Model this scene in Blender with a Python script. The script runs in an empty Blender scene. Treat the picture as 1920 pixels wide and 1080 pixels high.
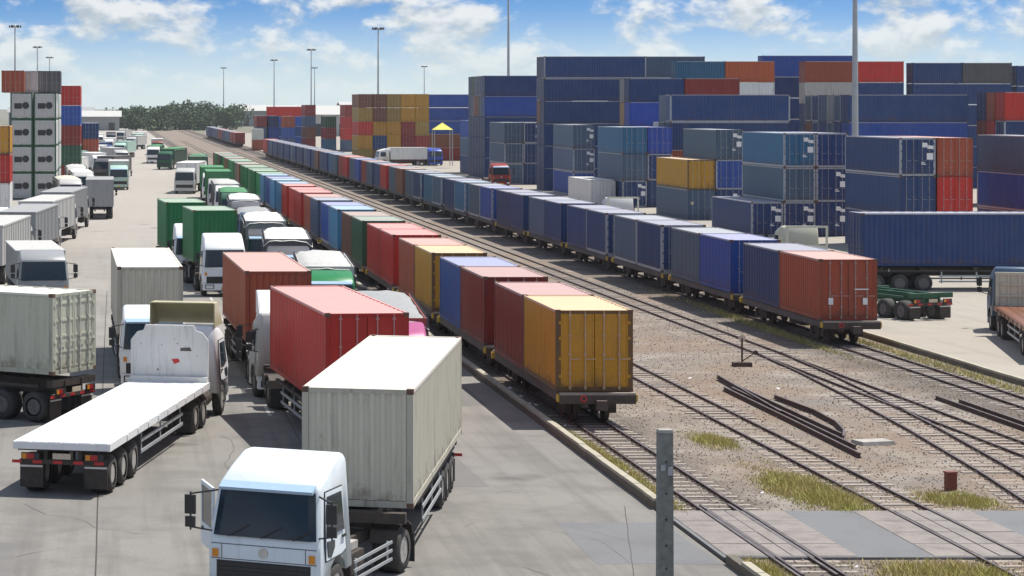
import bpy, math, random
from mathutils import Vector, Matrix
random.seed(7)
R = math.radians
sc = bpy.context.scene
col = sc.collection

# ---------------------------------------------------------------- camera
CAM_H = 10.1                      # eye height over the yard (m)
cam = bpy.data.cameras.new("camera")
cam.sensor_width = 36.0
cam.lens = 36.0 * 4450 / 1920
cam.shift_x = (960 - 215) / 1920  # rising/shifting lens: the view runs straight down the tracks
cam.shift_y = -(540 - 200) / 1920
cam.clip_start = 0.5
cam.clip_end = 20000
camo = bpy.data.objects.new("camera", cam)
camo.location = (0, 0, CAM_H)
camo.rotation_euler = (R(90), 0, 0)
col.objects.link(camo)
sc.camera = camo

# ---------------------------------------------------------------- world, sun, exposure
SUN_DIR = Vector((1.45, 0.85, 3.5)).normalized()      # towards the sun
SUN_EL = math.asin(SUN_DIR.z)
SUN_AZ = math.atan2(SUN_DIR.x, SUN_DIR.y)
world = bpy.data.worlds.new("World")
sc.world = world
world.use_nodes = True
wn, wl = world.node_tree.nodes, world.node_tree.links
wn.clear()


def N(nodes, t, **kw):
    n = nodes.new(t)
    for k, v in kw.items():
        if k.startswith("i_"):
            n.inputs[k[2:].replace("_", " ")].default_value = v
        else:
            setattr(n, k, v)
    return n


def math_node(nodes, links, op, a, b=None, clamp=False):
    n = nodes.new("ShaderNodeMath")
    n.operation = op
    n.use_clamp = clamp
    for i, v in enumerate((a, b)):
        if v is None:
            continue
        if isinstance(v, (int, float)):
            n.inputs[i].default_value = v
        else:
            links.new(v, n.inputs[i])
    return n.outputs[0]


def build_world():
    m = lambda op, a, b=None, c=False: math_node(wn, wl, op, a, b, c)
    out = N(wn, "ShaderNodeOutputWorld")
    bg = N(wn, "ShaderNodeBackground")
    bg.inputs["Strength"].default_value = 0.08
    tc = N(wn, "ShaderNodeTexCoord")
    sep = N(wn, "ShaderNodeSeparateXYZ")
    wl.new(tc.outputs["Generated"], sep.inputs[0])
    sky = N(wn, "ShaderNodeTexSky")
    sky.sky_type = 'NISHITA'
    sky.sun_disc = False
    sky.sun_elevation = SUN_EL
    sky.sun_rotation = SUN_AZ
    sky.altitude = 0
    sky.air_density = 1.0
    sky.dust_density = 0.6
    sky.ozone_density = 2.0
    # a clear tropical sky turns blue only a few degrees above the horizon
    z2 = m('ADD', m('MULTIPLY', sep.outputs[2], 6.0), 0.03)
    cmb = N(wn, "ShaderNodeCombineXYZ")
    wl.new(sep.outputs[0], cmb.inputs[0]); wl.new(sep.outputs[1], cmb.inputs[1]); wl.new(z2, cmb.inputs[2])
    nrm = N(wn, "ShaderNodeVectorMath", operation='NORMALIZE')
    wl.new(cmb.outputs[0], nrm.inputs[0])
    wl.new(nrm.outputs[0], sky.inputs[0])
    hsv = N(wn, "ShaderNodeHueSaturation")
    hsv.inputs["Saturation"].default_value = 1.4
    hsv.inputs["Value"].default_value = 1.3
    wl.new(sky.outputs[0], hsv.inputs["Color"])
    # cumulus field, the same over the whole dome
    def cloud(zoff, detail):
        c = N(wn, "ShaderNodeCombineXYZ")
        wl.new(m('MULTIPLY', sep.outputs[0], 27.0), c.inputs[0])
        wl.new(m('MULTIPLY', sep.outputs[1], 27.0), c.inputs[1])
        wl.new(m('MULTIPLY', m('ADD', sep.outputs[2], zoff), 52.0), c.inputs[2])
        n = N(wn, "ShaderNodeTexNoise")
        n.inputs["Scale"].default_value = 1.0
        n.inputs["Detail"].default_value = detail
        n.inputs["Roughness"].default_value = 0.58
        n.inputs["Distortion"].default_value = 0.15
        wl.new(c.outputs[0], n.inputs["Vector"])
        return n.outputs["Fac"]
    c0 = cloud(0.008, 7)
    c1 = cloud(0.013, 4)
    cov = N(wn, "ShaderNodeMapRange"); cov.interpolation_type = 'SMOOTHSTEP'
    cov.inputs["From Min"].default_value = 0.44; cov.inputs["From Max"].default_value = 0.58
    wl.new(c0, cov.inputs["Value"])
    lit = N(wn, "ShaderNodeMapRange"); lit.interpolation_type = 'SMOOTHSTEP'
    lit.inputs["From Min"].default_value = -0.10; lit.inputs["From Max"].default_value = 0.10
    wl.new(m('SUBTRACT', c0, c1), lit.inputs["Value"])
    cc = N(wn, "ShaderNodeMix"); cc.data_type = 'RGBA'
    cc.inputs[6].default_value = (5.2, 5.8, 6.2, 1)
    cc.inputs[7].default_value = (9.6, 9.6, 9.4, 1)
    wl.new(lit.outputs[0], cc.inputs[0])
    mx = N(wn, "ShaderNodeMix"); mx.data_type = 'RGBA'
    wl.new(m('MULTIPLY', cov.outputs[0], 0.88), mx.inputs[0])
    wl.new(hsv.outputs[0], mx.inputs[6]); wl.new(cc.outputs[2], mx.inputs[7])
    # pale humid air towards the horizon
    hz = N(wn, "ShaderNodeMapRange"); hz.interpolation_type = 'SMOOTHSTEP'
    hz.inputs["From Min"].default_value = -0.002; hz.inputs["From Max"].default_value = 0.046
    hz.inputs["To Min"].default_value = 0.92; hz.inputs["To Max"].default_value = 0.0
    wl.new(sep.outputs[2], hz.inputs["Value"])
    mh = N(wn, "ShaderNodeMix"); mh.data_type = 'RGBA'
    mh.inputs[7].default_value = (7.3, 8.5, 8.7, 1)
    wl.new(hz.outputs[0], mh.inputs[0]); wl.new(mx.outputs[2], mh.inputs[6])
    wl.new(mh.outputs[2], bg.inputs["Color"])
    wl.new(bg.outputs[0], out.inputs[0])


build_world()
sun = bpy.data.lights.new("sun", 'SUN')
sun.energy = 5.0
sun.angle = R(0.5)
sun.color = (1.0, 0.955, 0.87)
suno = bpy.data.objects.new("sun", sun)
suno.rotation_euler = SUN_DIR.to_track_quat('Z', 'Y').to_euler()
col.objects.link(suno)
vs = sc.view_settings
vs.view_transform = 'Standard'
vs.look = 'None'
vs.exposure = 0.3
vs.gamma = 1.0
vs.use_curve_mapping = False
sc.cycles.max_bounces = 6
sc.cycles.diffuse_bounces = 3
sc.cycles.volume_bounces = 0
sc.cycles.use_denoising = True


# ---------------------------------------------------------------- helpers
class MB:
    """collects faces; build() links them as one mesh"""
    def __init__(s):
        s.v, s.f, s.m = [], [], []
        s.M = None

    def pts(s, ps):
        b = len(s.v)
        if s.M is not None:
            ps = [tuple(s.M @ Vector(p)) for p in ps]
        s.v.extend([tuple(p) for p in ps])
        return b

    def face(s, idx, mi=0):
        s.f.append(tuple(idx)); s.m.append(mi)

    def quad(s, a, b, c, d, mi=0):
        i = s.pts([a, b, c, d]); s.face((i, i + 1, i + 2, i + 3), mi)

    def box(s, x0, x1, y0, y1, z0, z1, mi=0, taper=None):
        tx, ty = taper or (0, 0)
        b = s.pts([(x0, y0, z0), (x1, y0, z0), (x1, y1, z0), (x0, y1, z0),
                   (x0 + tx, y0 + ty, z1), (x1 - tx, y0 + ty, z1), (x1 - tx, y1 - ty, z1), (x0 + tx, y1 - ty, z1)])
        for q in ((0, 3, 2, 1), (4, 5, 6, 7), (0, 1, 5, 4), (1, 2, 6, 5), (2, 3, 7, 6), (3, 0, 4, 7)):
            s.face([b + k for k in q], mi)

    def lathe(s, prof, axis='x', c=(0, 0, 0), n=16, mi=0, caps=True):
        """prof: (offset along axis, radius)"""
        rings = []
        for a, r in prof:
            ps = []
            for k in range(n):
                t = 2 * math.pi * k / n
                u, w = r * math.cos(t), r * math.sin(t)
                p = {'x': (a, u, w), 'y': (u, a, w), 'z': (u, w, a)}[axis]
                ps.append((p[0] + c[0], p[1] + c[1], p[2] + c[2]))
            rings.append(s.pts(ps))
        for i in range(len(rings) - 1):
            for k in range(n):
                k2 = (k + 1) % n
                s.face((rings[i] + k, rings[i] + k2, rings[i + 1] + k2, rings[i + 1] + k), mi)
        for rg in (rings[0], rings[-1]) if caps else ():
            s.face([rg + k for k in range(n)], mi)

    def cyl(s, axis, c, r, h, n=10, mi=0, r2=None):
        s.lathe([(-h / 2, r), (h / 2, r if r2 is None else r2)], axis, c, n, mi)

    def bar(s, a, b, w, h=None, mi=0):
        a, b = Vector(a), Vector(b)
        d = (b - a).normalized()
        up = Vector((0, 0, 1)) if abs(d.z) < 0.95 else Vector((1, 0, 0))
        sx = d.cross(up).normalized() * (w / 2)
        sz = sx.cross(d).normalized() * ((h or w) / 2)
        i = s.pts([a - sx - sz, a + sx - sz, a + sx + sz, a - sx + sz, b - sx - sz, b + sx - sz, b + sx + sz, b - sx + sz])
        for q in ((0, 1, 2, 3), (7, 6, 5, 4), (0, 4, 5, 1), (1, 5, 6, 2), (2, 6, 7, 3), (3, 7, 4, 0)):
            s.face([i + k for k in q], mi)

    def prism(s, prof, secs, mi=0):
        """prof: list of (y,z); secs: list of (x, fn(y,z)->(x,y,z))"""
        n = len(prof)
        rs = [s.pts([fn(y, z) for y, z in prof]) for fn in secs]
        for i in range(len(rs) - 1):
            for k in range(n):
                k2 = (k + 1) % n
                s.face((rs[i] + k, rs[i] + k2, rs[i + 1] + k2, rs[i + 1] + k), mi)
        s.face([rs[0] + k for k in range(n)], mi)
        s.face([rs[-1] + k for k in reversed(range(n))], mi)

    def mesh(s, name, mats, smooth=False, bevel=0.0):
        me = bpy.data.meshes.new(name)
        me.from_pydata(s.v, [], s.f)
        for m in mats:
            me.materials.append(m)
        me.polygons.foreach_set("material_index", s.m)
        if smooth:
            me.polygons.foreach_set("use_smooth", [True] * len(s.f))
        import bmesh as _bm
        b = _bm.new(); b.from_mesh(me)
        _bm.ops.recalc_face_normals(b, faces=b.faces)
        if bevel:
            ed = [e for e in b.edges if len(e.link_faces) == 2 and e.calc_face_angle(0) > 0.2]
            _bm.ops.bevel(b, geom=ed, offset=bevel, segments=2, affect='EDGES', clamp_overlap=True)
            for f_ in b.faces:
                f_.smooth = True
        b.to_mesh(me); b.free()
        me.update()
        return me


def link(name, me, parent=None, loc=(0, 0, 0), rz=0.0, color=None):
    o = bpy.data.objects.new(name, me)
    col.objects.link(o)
    o.location = loc
    o.rotation_euler = (0, 0, rz)
    if parent is not None:
        o.parent = parent
    if color is not None:
        o.color = (*color, 1)
    return o


def tag(o, label, cat, group=None):
    o["label"] = label
    o["category"] = cat
    if group:
        o["group"] = group
    return o


def structure(o):
    o["kind"] = "structure"
    return o


def ordinal(n):
    if 10 <= n % 100 <= 20:
        return f"{n}th"
    return f"{n}{ {1: 'st', 2: 'nd', 3: 'rd'}.get(n % 10, 'th') }"


def lin(r, g, b):
    f = lambda c: (c / 255 / 12.92) if c <= 10 else ((c / 255 + 0.055) / 1.055) ** 2.4
    return (f(r), f(g), f(b))


# ---------------------------------------------------------------- materials
def new_mat(name):
    m = bpy.data.materials.new(name)
    m.use_nodes = True
    nt = m.node_tree
    b = nt.nodes["Principled BSDF"]
    return m, nt.nodes, nt.links, b


def noise(nodes, links, vec, scale, detail=4, rough=0.55):
    n = nodes.new("ShaderNodeTexNoise")
    n.inputs["Scale"].default_value = scale
    n.inputs["Detail"].default_value = detail
    n.inputs["Roughness"].default_value = rough
    links.new(vec, n.inputs["Vector"])
    return n.outputs["Fac"]


def ramp(nodes, links, fac, lo, hi, tmin=0.0, tmax=1.0):
    n = nodes.new("ShaderNodeMapRange")
    n.inputs["From Min"].default_value = lo
    n.inputs["From Max"].default_value = hi
    n.inputs["To Min"].default_value = tmin
    n.inputs["To Max"].default_value = tmax
    links.new(fac, n.inputs["Value"])
    return n.outputs[0]


def mix(nodes, links, fac, a, b, blend='MIX'):
    n = nodes.new("ShaderNodeMix")
    n.data_type = 'RGBA'
    n.blend_type = blend
    for i, v in ((0, fac), (6, a), (7, b)):
        if isinstance(v, (int, float)):
            n.inputs[i].default_value = v
        elif isinstance(v, tuple):
            n.inputs[i].default_value = (*v[:3], 1)
        else:
            links.new(v, n.inputs[i])
    return n.outputs[2]


def bump(nodes, links, bsdf, h, strength, dist=0.02):
    n = nodes.new("ShaderNodeBump")
    n.inputs["Strength"].default_value = strength
    n.inputs["Distance"].default_value = dist
    links.new(h, n.inputs["Height"])
    links.new(n.outputs[0], bsdf.inputs["Normal"])


def paint(name, fade=0.0, edge=0.0, rust=0.35, rough=0.5, grime=0.5, dust=(0.55, 0.52, 0.48)):
    """weathered paint; the paint's own colour is each object's colour"""
    m, n, l, b = new_mat(name)
    oi = n.new("ShaderNodeObjectInfo")
    tc = n.new("ShaderNodeTexCoord")
    off = n.new("ShaderNodeVectorMath"); off.operation = 'ADD'
    rn = n.new("ShaderNodeVectorMath"); rn.operation = 'SCALE'
    rn.inputs[0].default_value = (37.0, 91.0, 53.0)
    l.new(oi.outputs["Random"], rn.inputs["Scale"])
    l.new(tc.outputs["Object"], off.inputs[0]); l.new(rn.outputs[0], off.inputs[1])
    v = off.outputs[0]
    mp = n.new("ShaderNodeMapping"); mp.inputs["Scale"].default_value = (3.0, 3.0, 0.35)
    l.new(v, mp.inputs["Vector"])
    n1 = noise(n, l, v, 0.7, 5)
    n2 = noise(n, l, mp.outputs[0], 1.6, 5, 0.65)
    n3 = noise(n, l, v, 4.5, 6, 0.7)
    c = mix(n, l, fade, oi.outputs["Color"], dust)
    c = mix(n, l, ramp(n, l, n1, 0.3, 0.75, 0.0, 0.09), c, mix(n, l, 0.5, oi.outputs["Color"], dust))
    c = mix(n, l, ramp(n, l, n2, 0.52, 0.80, 0.0, grime), c, (0.07, 0.06, 0.05))
    c = mix(n, l, ramp(n, l, n3, 0.62, 0.74, 0.0, rust), c, (0.13, 0.055, 0.03))
    if edge:
        sz = n.new("ShaderNodeSeparateXYZ"); l.new(tc.outputs["Object"], sz.inputs[0])
        n4 = noise(n, l, v, 1.9, 6, 0.7)
        lo_ = math_node(n, l, 'ADD', sz.outputs[2], math_node(n, l, 'MULTIPLY', math_node(n, l, 'SUBTRACT', n4, 0.5), -2.4))
        c = mix(n, l, ramp(n, l, lo_, -0.05, 0.42, edge, 0.0), c, (0.11, 0.062, 0.04))
        n5 = noise(n, l, mp.outputs[0], 2.6, 6, 0.7)
        c = mix(n, l, ramp(n, l, n5, 0.60, 0.72, 0.0, edge * .7), c, (0.16, 0.085, 0.05))
    l.new(c, b.inputs["Base Color"])
    b.inputs["Specular IOR Level"].default_value = 0.3
    l.new(ramp(n, l, n1, 0.2, 0.8, rough - 0.1, rough + 0.15), b.inputs["Roughness"])
    bump(n, l, b, n3, 0.10, 0.01)
    return m


def plain(name, c, rough=0.6, metal=0.0, var=0.25, scale=6.0, c2=None):
    m, n, l, b = new_mat(name)
    tc = n.new("ShaderNodeTexCoord")
    f = noise(n, l, tc.outputs["Object"], scale, 5, 0.65)
    c2 = c2 or tuple(x * (1 - var) for x in c)
    l.new(mix(n, l, ramp(n, l, f, 0.3, 0.7), c, c2), b.inputs["Base Color"])
    b.inputs["Roughness"].default_value = rough
    b.inputs["Metallic"].default_value = metal
    return m


M = {}
M['steel'] = paint('container_paint', edge=0.55, rust=0.3, grime=0.4, rough=0.36)
M['roof'] = paint('container_roof_paint', fade=0.40, rust=0.18, grime=0.12, rough=0.6, dust=(0.78, 0.74, 0.71))  # faded paint, paled further to paint in the sun glare
M['frame'] = paint('container_frame_paint', rust=0.8, grime=0.75)
M['rod'] = paint('lock_rod_galvanised', fade=0.45, rust=0.4, grime=0.5, dust=(0.5, 0.48, 0.46))
M['body'] = paint('vehicle_paint', rust=0.08, rough=0.32, grime=0.22)
M['tarp'] = paint('tarpaulin', fade=0.10, rust=0.22, rough=0.75, grime=0.45)
M['casting'] = plain('corner_casting_steel', (0.17, 0.085, 0.05), 0.75, c2=(0.09, 0.055, 0.045), scale=4)
M['chassis'] = plain('chassis_black', (0.028, 0.026, 0.025), 0.7, c2=(0.07, 0.05, 0.04))
M['tyre'] = plain('tyre_rubber', (0.028, 0.027, 0.027), 0.85, c2=(0.07, 0.065, 0.06))
M['rim'] = plain('rim_steel', (0.55, 0.54, 0.52), 0.45, 0.3, c2=(0.28, 0.26, 0.24))
M['rimdark'] = plain('rim_dark', (0.16, 0.15, 0.15), 0.55, c2=(0.08, 0.07, 0.065))
M['plastic'] = plain('dark_plastic', (0.03, 0.03, 0.032), 0.5)
M['chrome'] = plain('bright_trim', (0.6, 0.6, 0.6), 0.3, 0.7)
M['red_lens'] = plain('red_lens', (0.45, 0.02, 0.02), 0.3)
M['amber_lens'] = plain('amber_lens', (0.75, 0.28, 0.02), 0.3)
M['white_mark'] = plain('white_marking', (0.82, 0.82, 0.82), 0.5, var=0.1)
M['cream_mark'] = plain('cream_marking', (0.62, 0.52, 0.40), 0.5, var=0.2)
M['red_mark'] = plain('red_marking', (0.55, 0.03, 0.03), 0.5, var=0.1)
M['black_mark'] = plain('black_marking', (0.03, 0.03, 0.03), 0.5)
M['yellow_mark'] = plain('yellow_marking', (0.75, 0.50, 0.05), 0.5, var=0.3)
M['strip'] = plain('pale_blue_reflection', (0.36, 0.50, 0.66), 0.15, var=0.1)  # light-blue reflection at the windscreen top, painted as tint of strip and visor
M['lamp'] = plain('headlamp_lens', (0.75, 0.76, 0.78), 0.12, 0.0, var=0.1)
M['galv'] = plain('galvanised_pole', (0.42, 0.44, 0.46), 0.5, 0.3, c2=(0.33, 0.35, 0.37), scale=1.0)
M['rail'] = plain('rail_steel', (0.095, 0.048, 0.034), 0.7, 0.0, c2=(0.055, 0.032, 0.026), scale=3)
M['railhead'] = plain('rail_head', (0.22, 0.19, 0.18), 0.4, 0.5, c2=(0.10, 0.07, 0.06), scale=2)
M['sleeper'] = plain('sleeper_concrete', (0.36, 0.32, 0.28), 0.85, c2=(0.24, 0.20, 0.175), scale=5)
M['wagon'] = plain('wagon_steel', (0.055, 0.045, 0.04), 0.75, c2=(0.10, 0.07, 0.055), scale=2)
M['wagon_side'] = plain('wagon_side_sill', (0.14, 0.12, 0.11), 0.75, c2=(0.07, 0.055, 0.05), scale=2)
M['concrete'] = plain('concrete', (0.42, 0.40, 0.37), 0.85, c2=(0.27, 0.26, 0.23), scale=3)
M['postc'] = plain('post_concrete', (0.235, 0.24, 0.225), 0.9, c2=(0.13, 0.135, 0.125), scale=7)
M['leaf'] = plain('foliage', (0.075, 0.125, 0.045), 0.8, c2=(0.04, 0.075, 0.03), scale=0.4)
M['bark'] = plain('bark', (0.12, 0.09, 0.07), 0.9)
M['grass'] = plain('grass_blades', (0.40, 0.40, 0.10), 0.85, c2=(0.46, 0.36, 0.17), scale=0.7)
M['stone'] = plain('ballast_stone', (0.29, 0.245, 0.21), 0.9, c2=(0.20, 0.15, 0.12), scale=0.35)
M['stone2'] = plain('ballast_stone_pale', (0.46, 0.42, 0.38), 0.9, c2=(0.34, 0.29, 0.26), scale=2.5)


def glass_mat():
    m, n, l, b = new_mat('window_glass')
    b.inputs["Base Color"].default_value = (0.018, 0.032, 0.045, 1)
    b.inputs["Roughness"].default_value = 0.06
    b.inputs["IOR"].default_value = 1.5
    return m


M['glass'] = glass_mat()


def ground_mat(name, base, dark, light, streak=0.0, big=0.035, mid=0.5, fine=14.0, bumpy=0.25, stains=0.4, dusty=None):
    m, n, l, b = new_mat(name)
    g = n.new("ShaderNodeNewGeometry")
    p = g.outputs["Position"]
    a = noise(n, l, p, big, 5, 0.6)
    c_ = noise(n, l, p, mid, 6, 0.65)
    f = noise(n, l, p, fine, 5, 0.75)
    mp = n.new("ShaderNodeMapping"); mp.inputs["Scale"].default_value = (1.2, 0.035, 1.0)
    l.new(p, mp.inputs["Vector"])
    s = noise(n, l, mp.outputs[0], 1.0, 5, 0.6)
    c = mix(n, l, ramp(n, l, a, 0.3, 0.7), base, light)
    c = mix(n, l, ramp(n, l, c_, 0.45, 0.78, 0, stains), c, dark)
    if streak:
        c = mix(n, l, ramp(n, l, s, 0.48, 0.72, 0, streak), c, dark)
    c = mix(n, l, ramp(n, l, f, 0.35, 0.7, 0, 0.35), c, dark)
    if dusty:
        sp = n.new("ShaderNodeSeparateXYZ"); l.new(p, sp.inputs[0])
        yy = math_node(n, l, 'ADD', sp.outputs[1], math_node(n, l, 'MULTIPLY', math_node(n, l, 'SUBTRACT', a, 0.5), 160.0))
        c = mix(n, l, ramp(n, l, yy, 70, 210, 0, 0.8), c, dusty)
    # patches of spilled oil
    o = noise(n, l, p, 0.22, 3, 0.5)
    c = mix(n, l, ramp(n, l, o, 0.66, 0.76, 0, stains), c, tuple(x * 0.55 for x in dark))
    l.new(c, b.inputs["Base Color"])
    b.inputs["Roughness"].default_value = 0.9
    bump(n, l, b, f, bumpy, 0.03)
    return m


def ballast_mat():
    m, n, l, b = new_mat('ballast_bed')
    g = n.new("ShaderNodeNewGeometry")
    p = g.outputs["Position"]
    v = n.new("ShaderNodeTexVoronoi"); v.inputs["Scale"].default_value = 15.0
    l.new(p, v.inputs["Vector"])
    sepc = n.new("ShaderNodeSeparateColor"); l.new(v.outputs["Color"], sepc.inputs[0])
    c = mix(n, l, sepc.outputs[0], (0.165, 0.137, 0.112), (0.27, 0.232, 0.196))
    c = mix(n, l, ramp(n, l, v.outputs["Distance"], 0.3, 0.65, 0, 0.40), c, (0.12, 0.095, 0.08))
    a = noise(n, l, p, 0.10, 5, 0.6)
    c = mix(n, l, ramp(n, l, a, 0.42, 0.58, 0, 0.8), c, (0.20, 0.142, 0.102))
    a2 = noise(n, l, p, 0.23, 6, 0.65)
    c = mix(n, l, ramp(n, l, a2, 0.52, 0.64, 0, 0.6), c, (0.15, 0.135, 0.125))
    d = noise(n, l, p, 0.45, 5, 0.65)
    c = mix(n, l, ramp(n, l, d, 0.52, 0.70, 0, 0.65), c, (0.34, 0.31, 0.28))
    w = noise(n, l, p, 0.9, 4, 0.7)
    c = mix(n, l, ramp(n, l, w, 0.57, 0.70, 0, 0.5), c, (0.17, 0.15, 0.06))
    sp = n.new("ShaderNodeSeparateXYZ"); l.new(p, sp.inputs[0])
    for cx, hw_ in ((15.17, 1.9), (30.3, 2.5)):  # oily ballast along both trains, darkened to deepen their shadows too
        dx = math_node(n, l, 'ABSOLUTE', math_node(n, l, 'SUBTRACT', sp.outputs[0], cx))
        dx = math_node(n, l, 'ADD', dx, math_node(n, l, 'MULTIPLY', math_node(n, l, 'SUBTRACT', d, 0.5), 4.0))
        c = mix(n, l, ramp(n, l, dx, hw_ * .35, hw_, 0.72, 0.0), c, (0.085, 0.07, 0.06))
    l.new(c, b.inputs["Base Color"])
    b.inputs["Roughness"].default_value = 0.95
    bump(n, l, b, v.outputs["Distance"], 0.6, 0.04)
    return m


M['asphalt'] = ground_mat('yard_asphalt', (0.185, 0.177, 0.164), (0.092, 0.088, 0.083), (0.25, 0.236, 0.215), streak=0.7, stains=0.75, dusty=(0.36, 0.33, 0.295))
M['road_far'] = ground_mat('ground_dust', (0.34, 0.31, 0.275), (0.23, 0.21, 0.185), (0.39, 0.36, 0.32), streak=0.2)
M['scrub'] = ground_mat('scrub_ground', (0.14, 0.145, 0.10), (0.08, 0.085, 0.055), (0.20, 0.19, 0.14), big=0.006, mid=0.03)
M['yard'] = ground_mat('yard_concrete', (0.31, 0.28, 0.24), (0.20, 0.18, 0.155), (0.37, 0.335, 0.285), streak=0.3, stains=0.35)
M['crossing'] = ground_mat('crossing_asphalt', (0.15, 0.153, 0.16), (0.09, 0.09, 0.094), (0.19, 0.193, 0.20), stains=0.5)
M['slab'] = ground_mat('crossing_slab', (0.225, 0.20, 0.188), (0.11, 0.095, 0.09), (0.29, 0.258, 0.24), stains=0.85, mid=1.6, big=0.4)
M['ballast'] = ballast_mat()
M['patch'] = ground_mat('asphalt_patch', (0.15, 0.145, 0.14), (0.09, 0.088, 0.085), (0.19, 0.18, 0.17), stains=0.5)
M['worn_paint'] = ground_mat('worn_road_paint', (0.55, 0.53, 0.50), (0.22, 0.21, 0.19), (0.62, 0.60, 0.56), mid=3.0, stains=0.9)
M['kerb_base'] = ground_mat('kerb_base_stain_shade', (0.13, 0.115, 0.09), (0.06, 0.05, 0.04), (0.17, 0.15, 0.12), mid=1.5, stains=0.5)  # stained concrete, darker still to paint in the shaded road side
M['kerb'] = ground_mat('kerb_concrete', (0.38, 0.35, 0.27), (0.20, 0.18, 0.14), (0.44, 0.41, 0.33), mid=1.5, stains=0.5)

# colours of paint (real base colours but for ice)
C = dict(
    navy=(0.013, 0.044, 0.155), blue=(0.018, 0.075, 0.34), bright_blue=(0.022, 0.07, 0.40), teal=(0.025, 0.125, 0.24),
    cyan=(0.055, 0.23, 0.42), slate=(0.066, 0.115, 0.19), red=(0.48, 0.022, 0.014), maroon=(0.26, 0.026, 0.020),
    rust=(0.34, 0.065, 0.028), brown=(0.19, 0.07, 0.035), orange=(0.52, 0.11, 0.035), yellow=(0.50, 0.255, 0.018),
    olive=(0.34, 0.22, 0.045), green=(0.010, 0.19, 0.055), dark_green=(0.02, 0.09, 0.045), white=(0.72, 0.72, 0.70),
    cream=(0.54, 0.53, 0.425), grey=(0.27, 0.28, 0.29), pale_grey=(0.46, 0.46, 0.45), tan=(0.42, 0.25, 0.12),
    mint=(0.38, 0.55, 0.48), ice=(0.70, 0.77, 0.81), pink=(0.38, 0.07, 0.20), pure_white=(0.80, 0.81, 0.82), dark_grey=(0.09, 0.09, 0.10))  # ice: white cab paint with blue sky reflection mixed in
WORD = dict(bright_blue='bright blue', dark_green='dark green', pale_grey='pale grey', pure_white='white', dark_grey='dark grey')
word = lambda c: WORD.get(c, c)

# ---------------------------------------------------------------- ground
def sheet(name, x0, x1, y0, y1, z, mat, nx=1, ny=1):
    b = MB()
    for i in range(nx):
        for j in range(ny):
            xa, xb = x0 + (x1 - x0) * i / nx, x0 + (x1 - x0) * (i + 1) / nx
            ya, yb = y0 + (y1 - y0) * j / ny, y0 + (y1 - y0) * (j + 1) / ny
            b.quad((xa, ya, z), (xb, ya, z), (xb, yb, z), (xa, yb, z))
    return structure(link(name, b.mesh(name, [mat])))


def slabbox(name, x0, x1, y0, y1, z0, z1, mat):
    b = MB(); b.box(x0, x1, y0, y1, z0, z1)
    return structure(link(name, b.mesh(name, [mat])))


KX = 13.5
sheet('ground', -4000, 4500, -60, 9000, -0.30, M['scrub'])
slabbox('asphalt_yard', -90, KX - 0.001, 10, 330, -0.29, 0.0, M['asphalt'])
slabbox('far_road', -60, KX - 0.001, 330, 1100, -0.29, 0.0, M['road_far'])
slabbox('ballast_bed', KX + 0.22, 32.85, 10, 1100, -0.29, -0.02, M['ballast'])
slabbox('container_yard', 33.1, 210, 60, 900, -0.29, 0.10, M['yard'])


def kerb(name, x0, x1, y0, y1, z1, step, mat):
    root = MB(); root.box(x0, x1, y0, y1, -0.28, z1 - 0.06)
    r = structure(link(name, root.mesh(name, [M['kerb_base']])))
    b = MB(); b.box(x0 + 0.004, x1 + 0.012, 0.0, step - 0.02, 0, 0.075, taper=(0.012, 0.004))
    me = b.mesh('kerb_stone', [mat])
    y = y0
    n = 0
    while y < y1 - step and n < 90:
        o = link('kerb_stone', me, r, (random.uniform(-.012, .012), y, z1 - 0.062 + random.uniform(-.006, .006)))
        y += step; n += 1
    return r


kerb('road_kerb', KX, KX + 0.21, 59.5, 260, 0.27, 1.2, M['kerb'])
kerb('road_kerb', KX, KX + 0.21, 20, 52.4, 0.27, 1.2, M['kerb'])
kerb('yard_kerb', 32.86, 33.09, 60, 330, 0.22, 1.6, M['kerb'])

# tar-sealed joints between the poured strips of the yard
def joint(x0, y0, x1, y1, w):
    b = MB(); n = 26
    L = []
    for i in range(n + 1):
        t = i / n
        L.append((x0 + (x1 - x0) * t + random.uniform(-.015, .015), y0 + (y1 - y0) * t))
    for i in range(n):
        (xa, ya), (xb, yb) = L[i], L[i + 1]
        b.quad((xa - w, ya, .004), (xa + w, ya, .004), (xb + w, yb, .004), (xb - w, yb, .004))
    structure(link('tar_joint', b.mesh('tar_joint', [M['chassis']])))


joint(-0.43, 40, -0.42, 130, 0.018)
joint(5.6, 42, 5.62, 130, 0.012)
joint(-6.4, 42, -6.42, 140, 0.014)
joint(-20, 56.3, 13.4, 56.9, 0.010)
joint(9.4, 42, 12.9, 60, 0.010)

def crack(x, y, a, n, w):
    b = MB(); P = [(x, y)]
    for _ in range(n):
        a += random.gauss(0, .35)
        st = random.uniform(.25, .6)
        P.append((P[-1][0] + math.cos(a) * st, P[-1][1] + math.sin(a) * st * 1.8))
    for (xa, ya), (xb, yb) in zip(P, P[1:]):
        ww = w * random.uniform(.5, 1.2)
        b.quad((xa - ww, ya, .004), (xa + ww, ya, .004), (xb + ww, yb, .004), (xb - ww, yb, .004))
    structure(link('pavement_crack', b.mesh('pavement_crack', [M['chassis']])))


for cx_, cy_, ca_, cn_ in ((9.6, 50.5, 2.2, 9), (8.4, 57, .8, 10), (10.6, 62, 2.0, 12), (0.6, 56, 2.6, 9), (-2.5, 53, .5, 8), (11.4, 52.5, 1.2, 8), (3.2, 66, 1.4, 9), (2.2, 55, .3, 7)):
    crack(cx_, cy_, ca_, cn_, .009)


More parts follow.
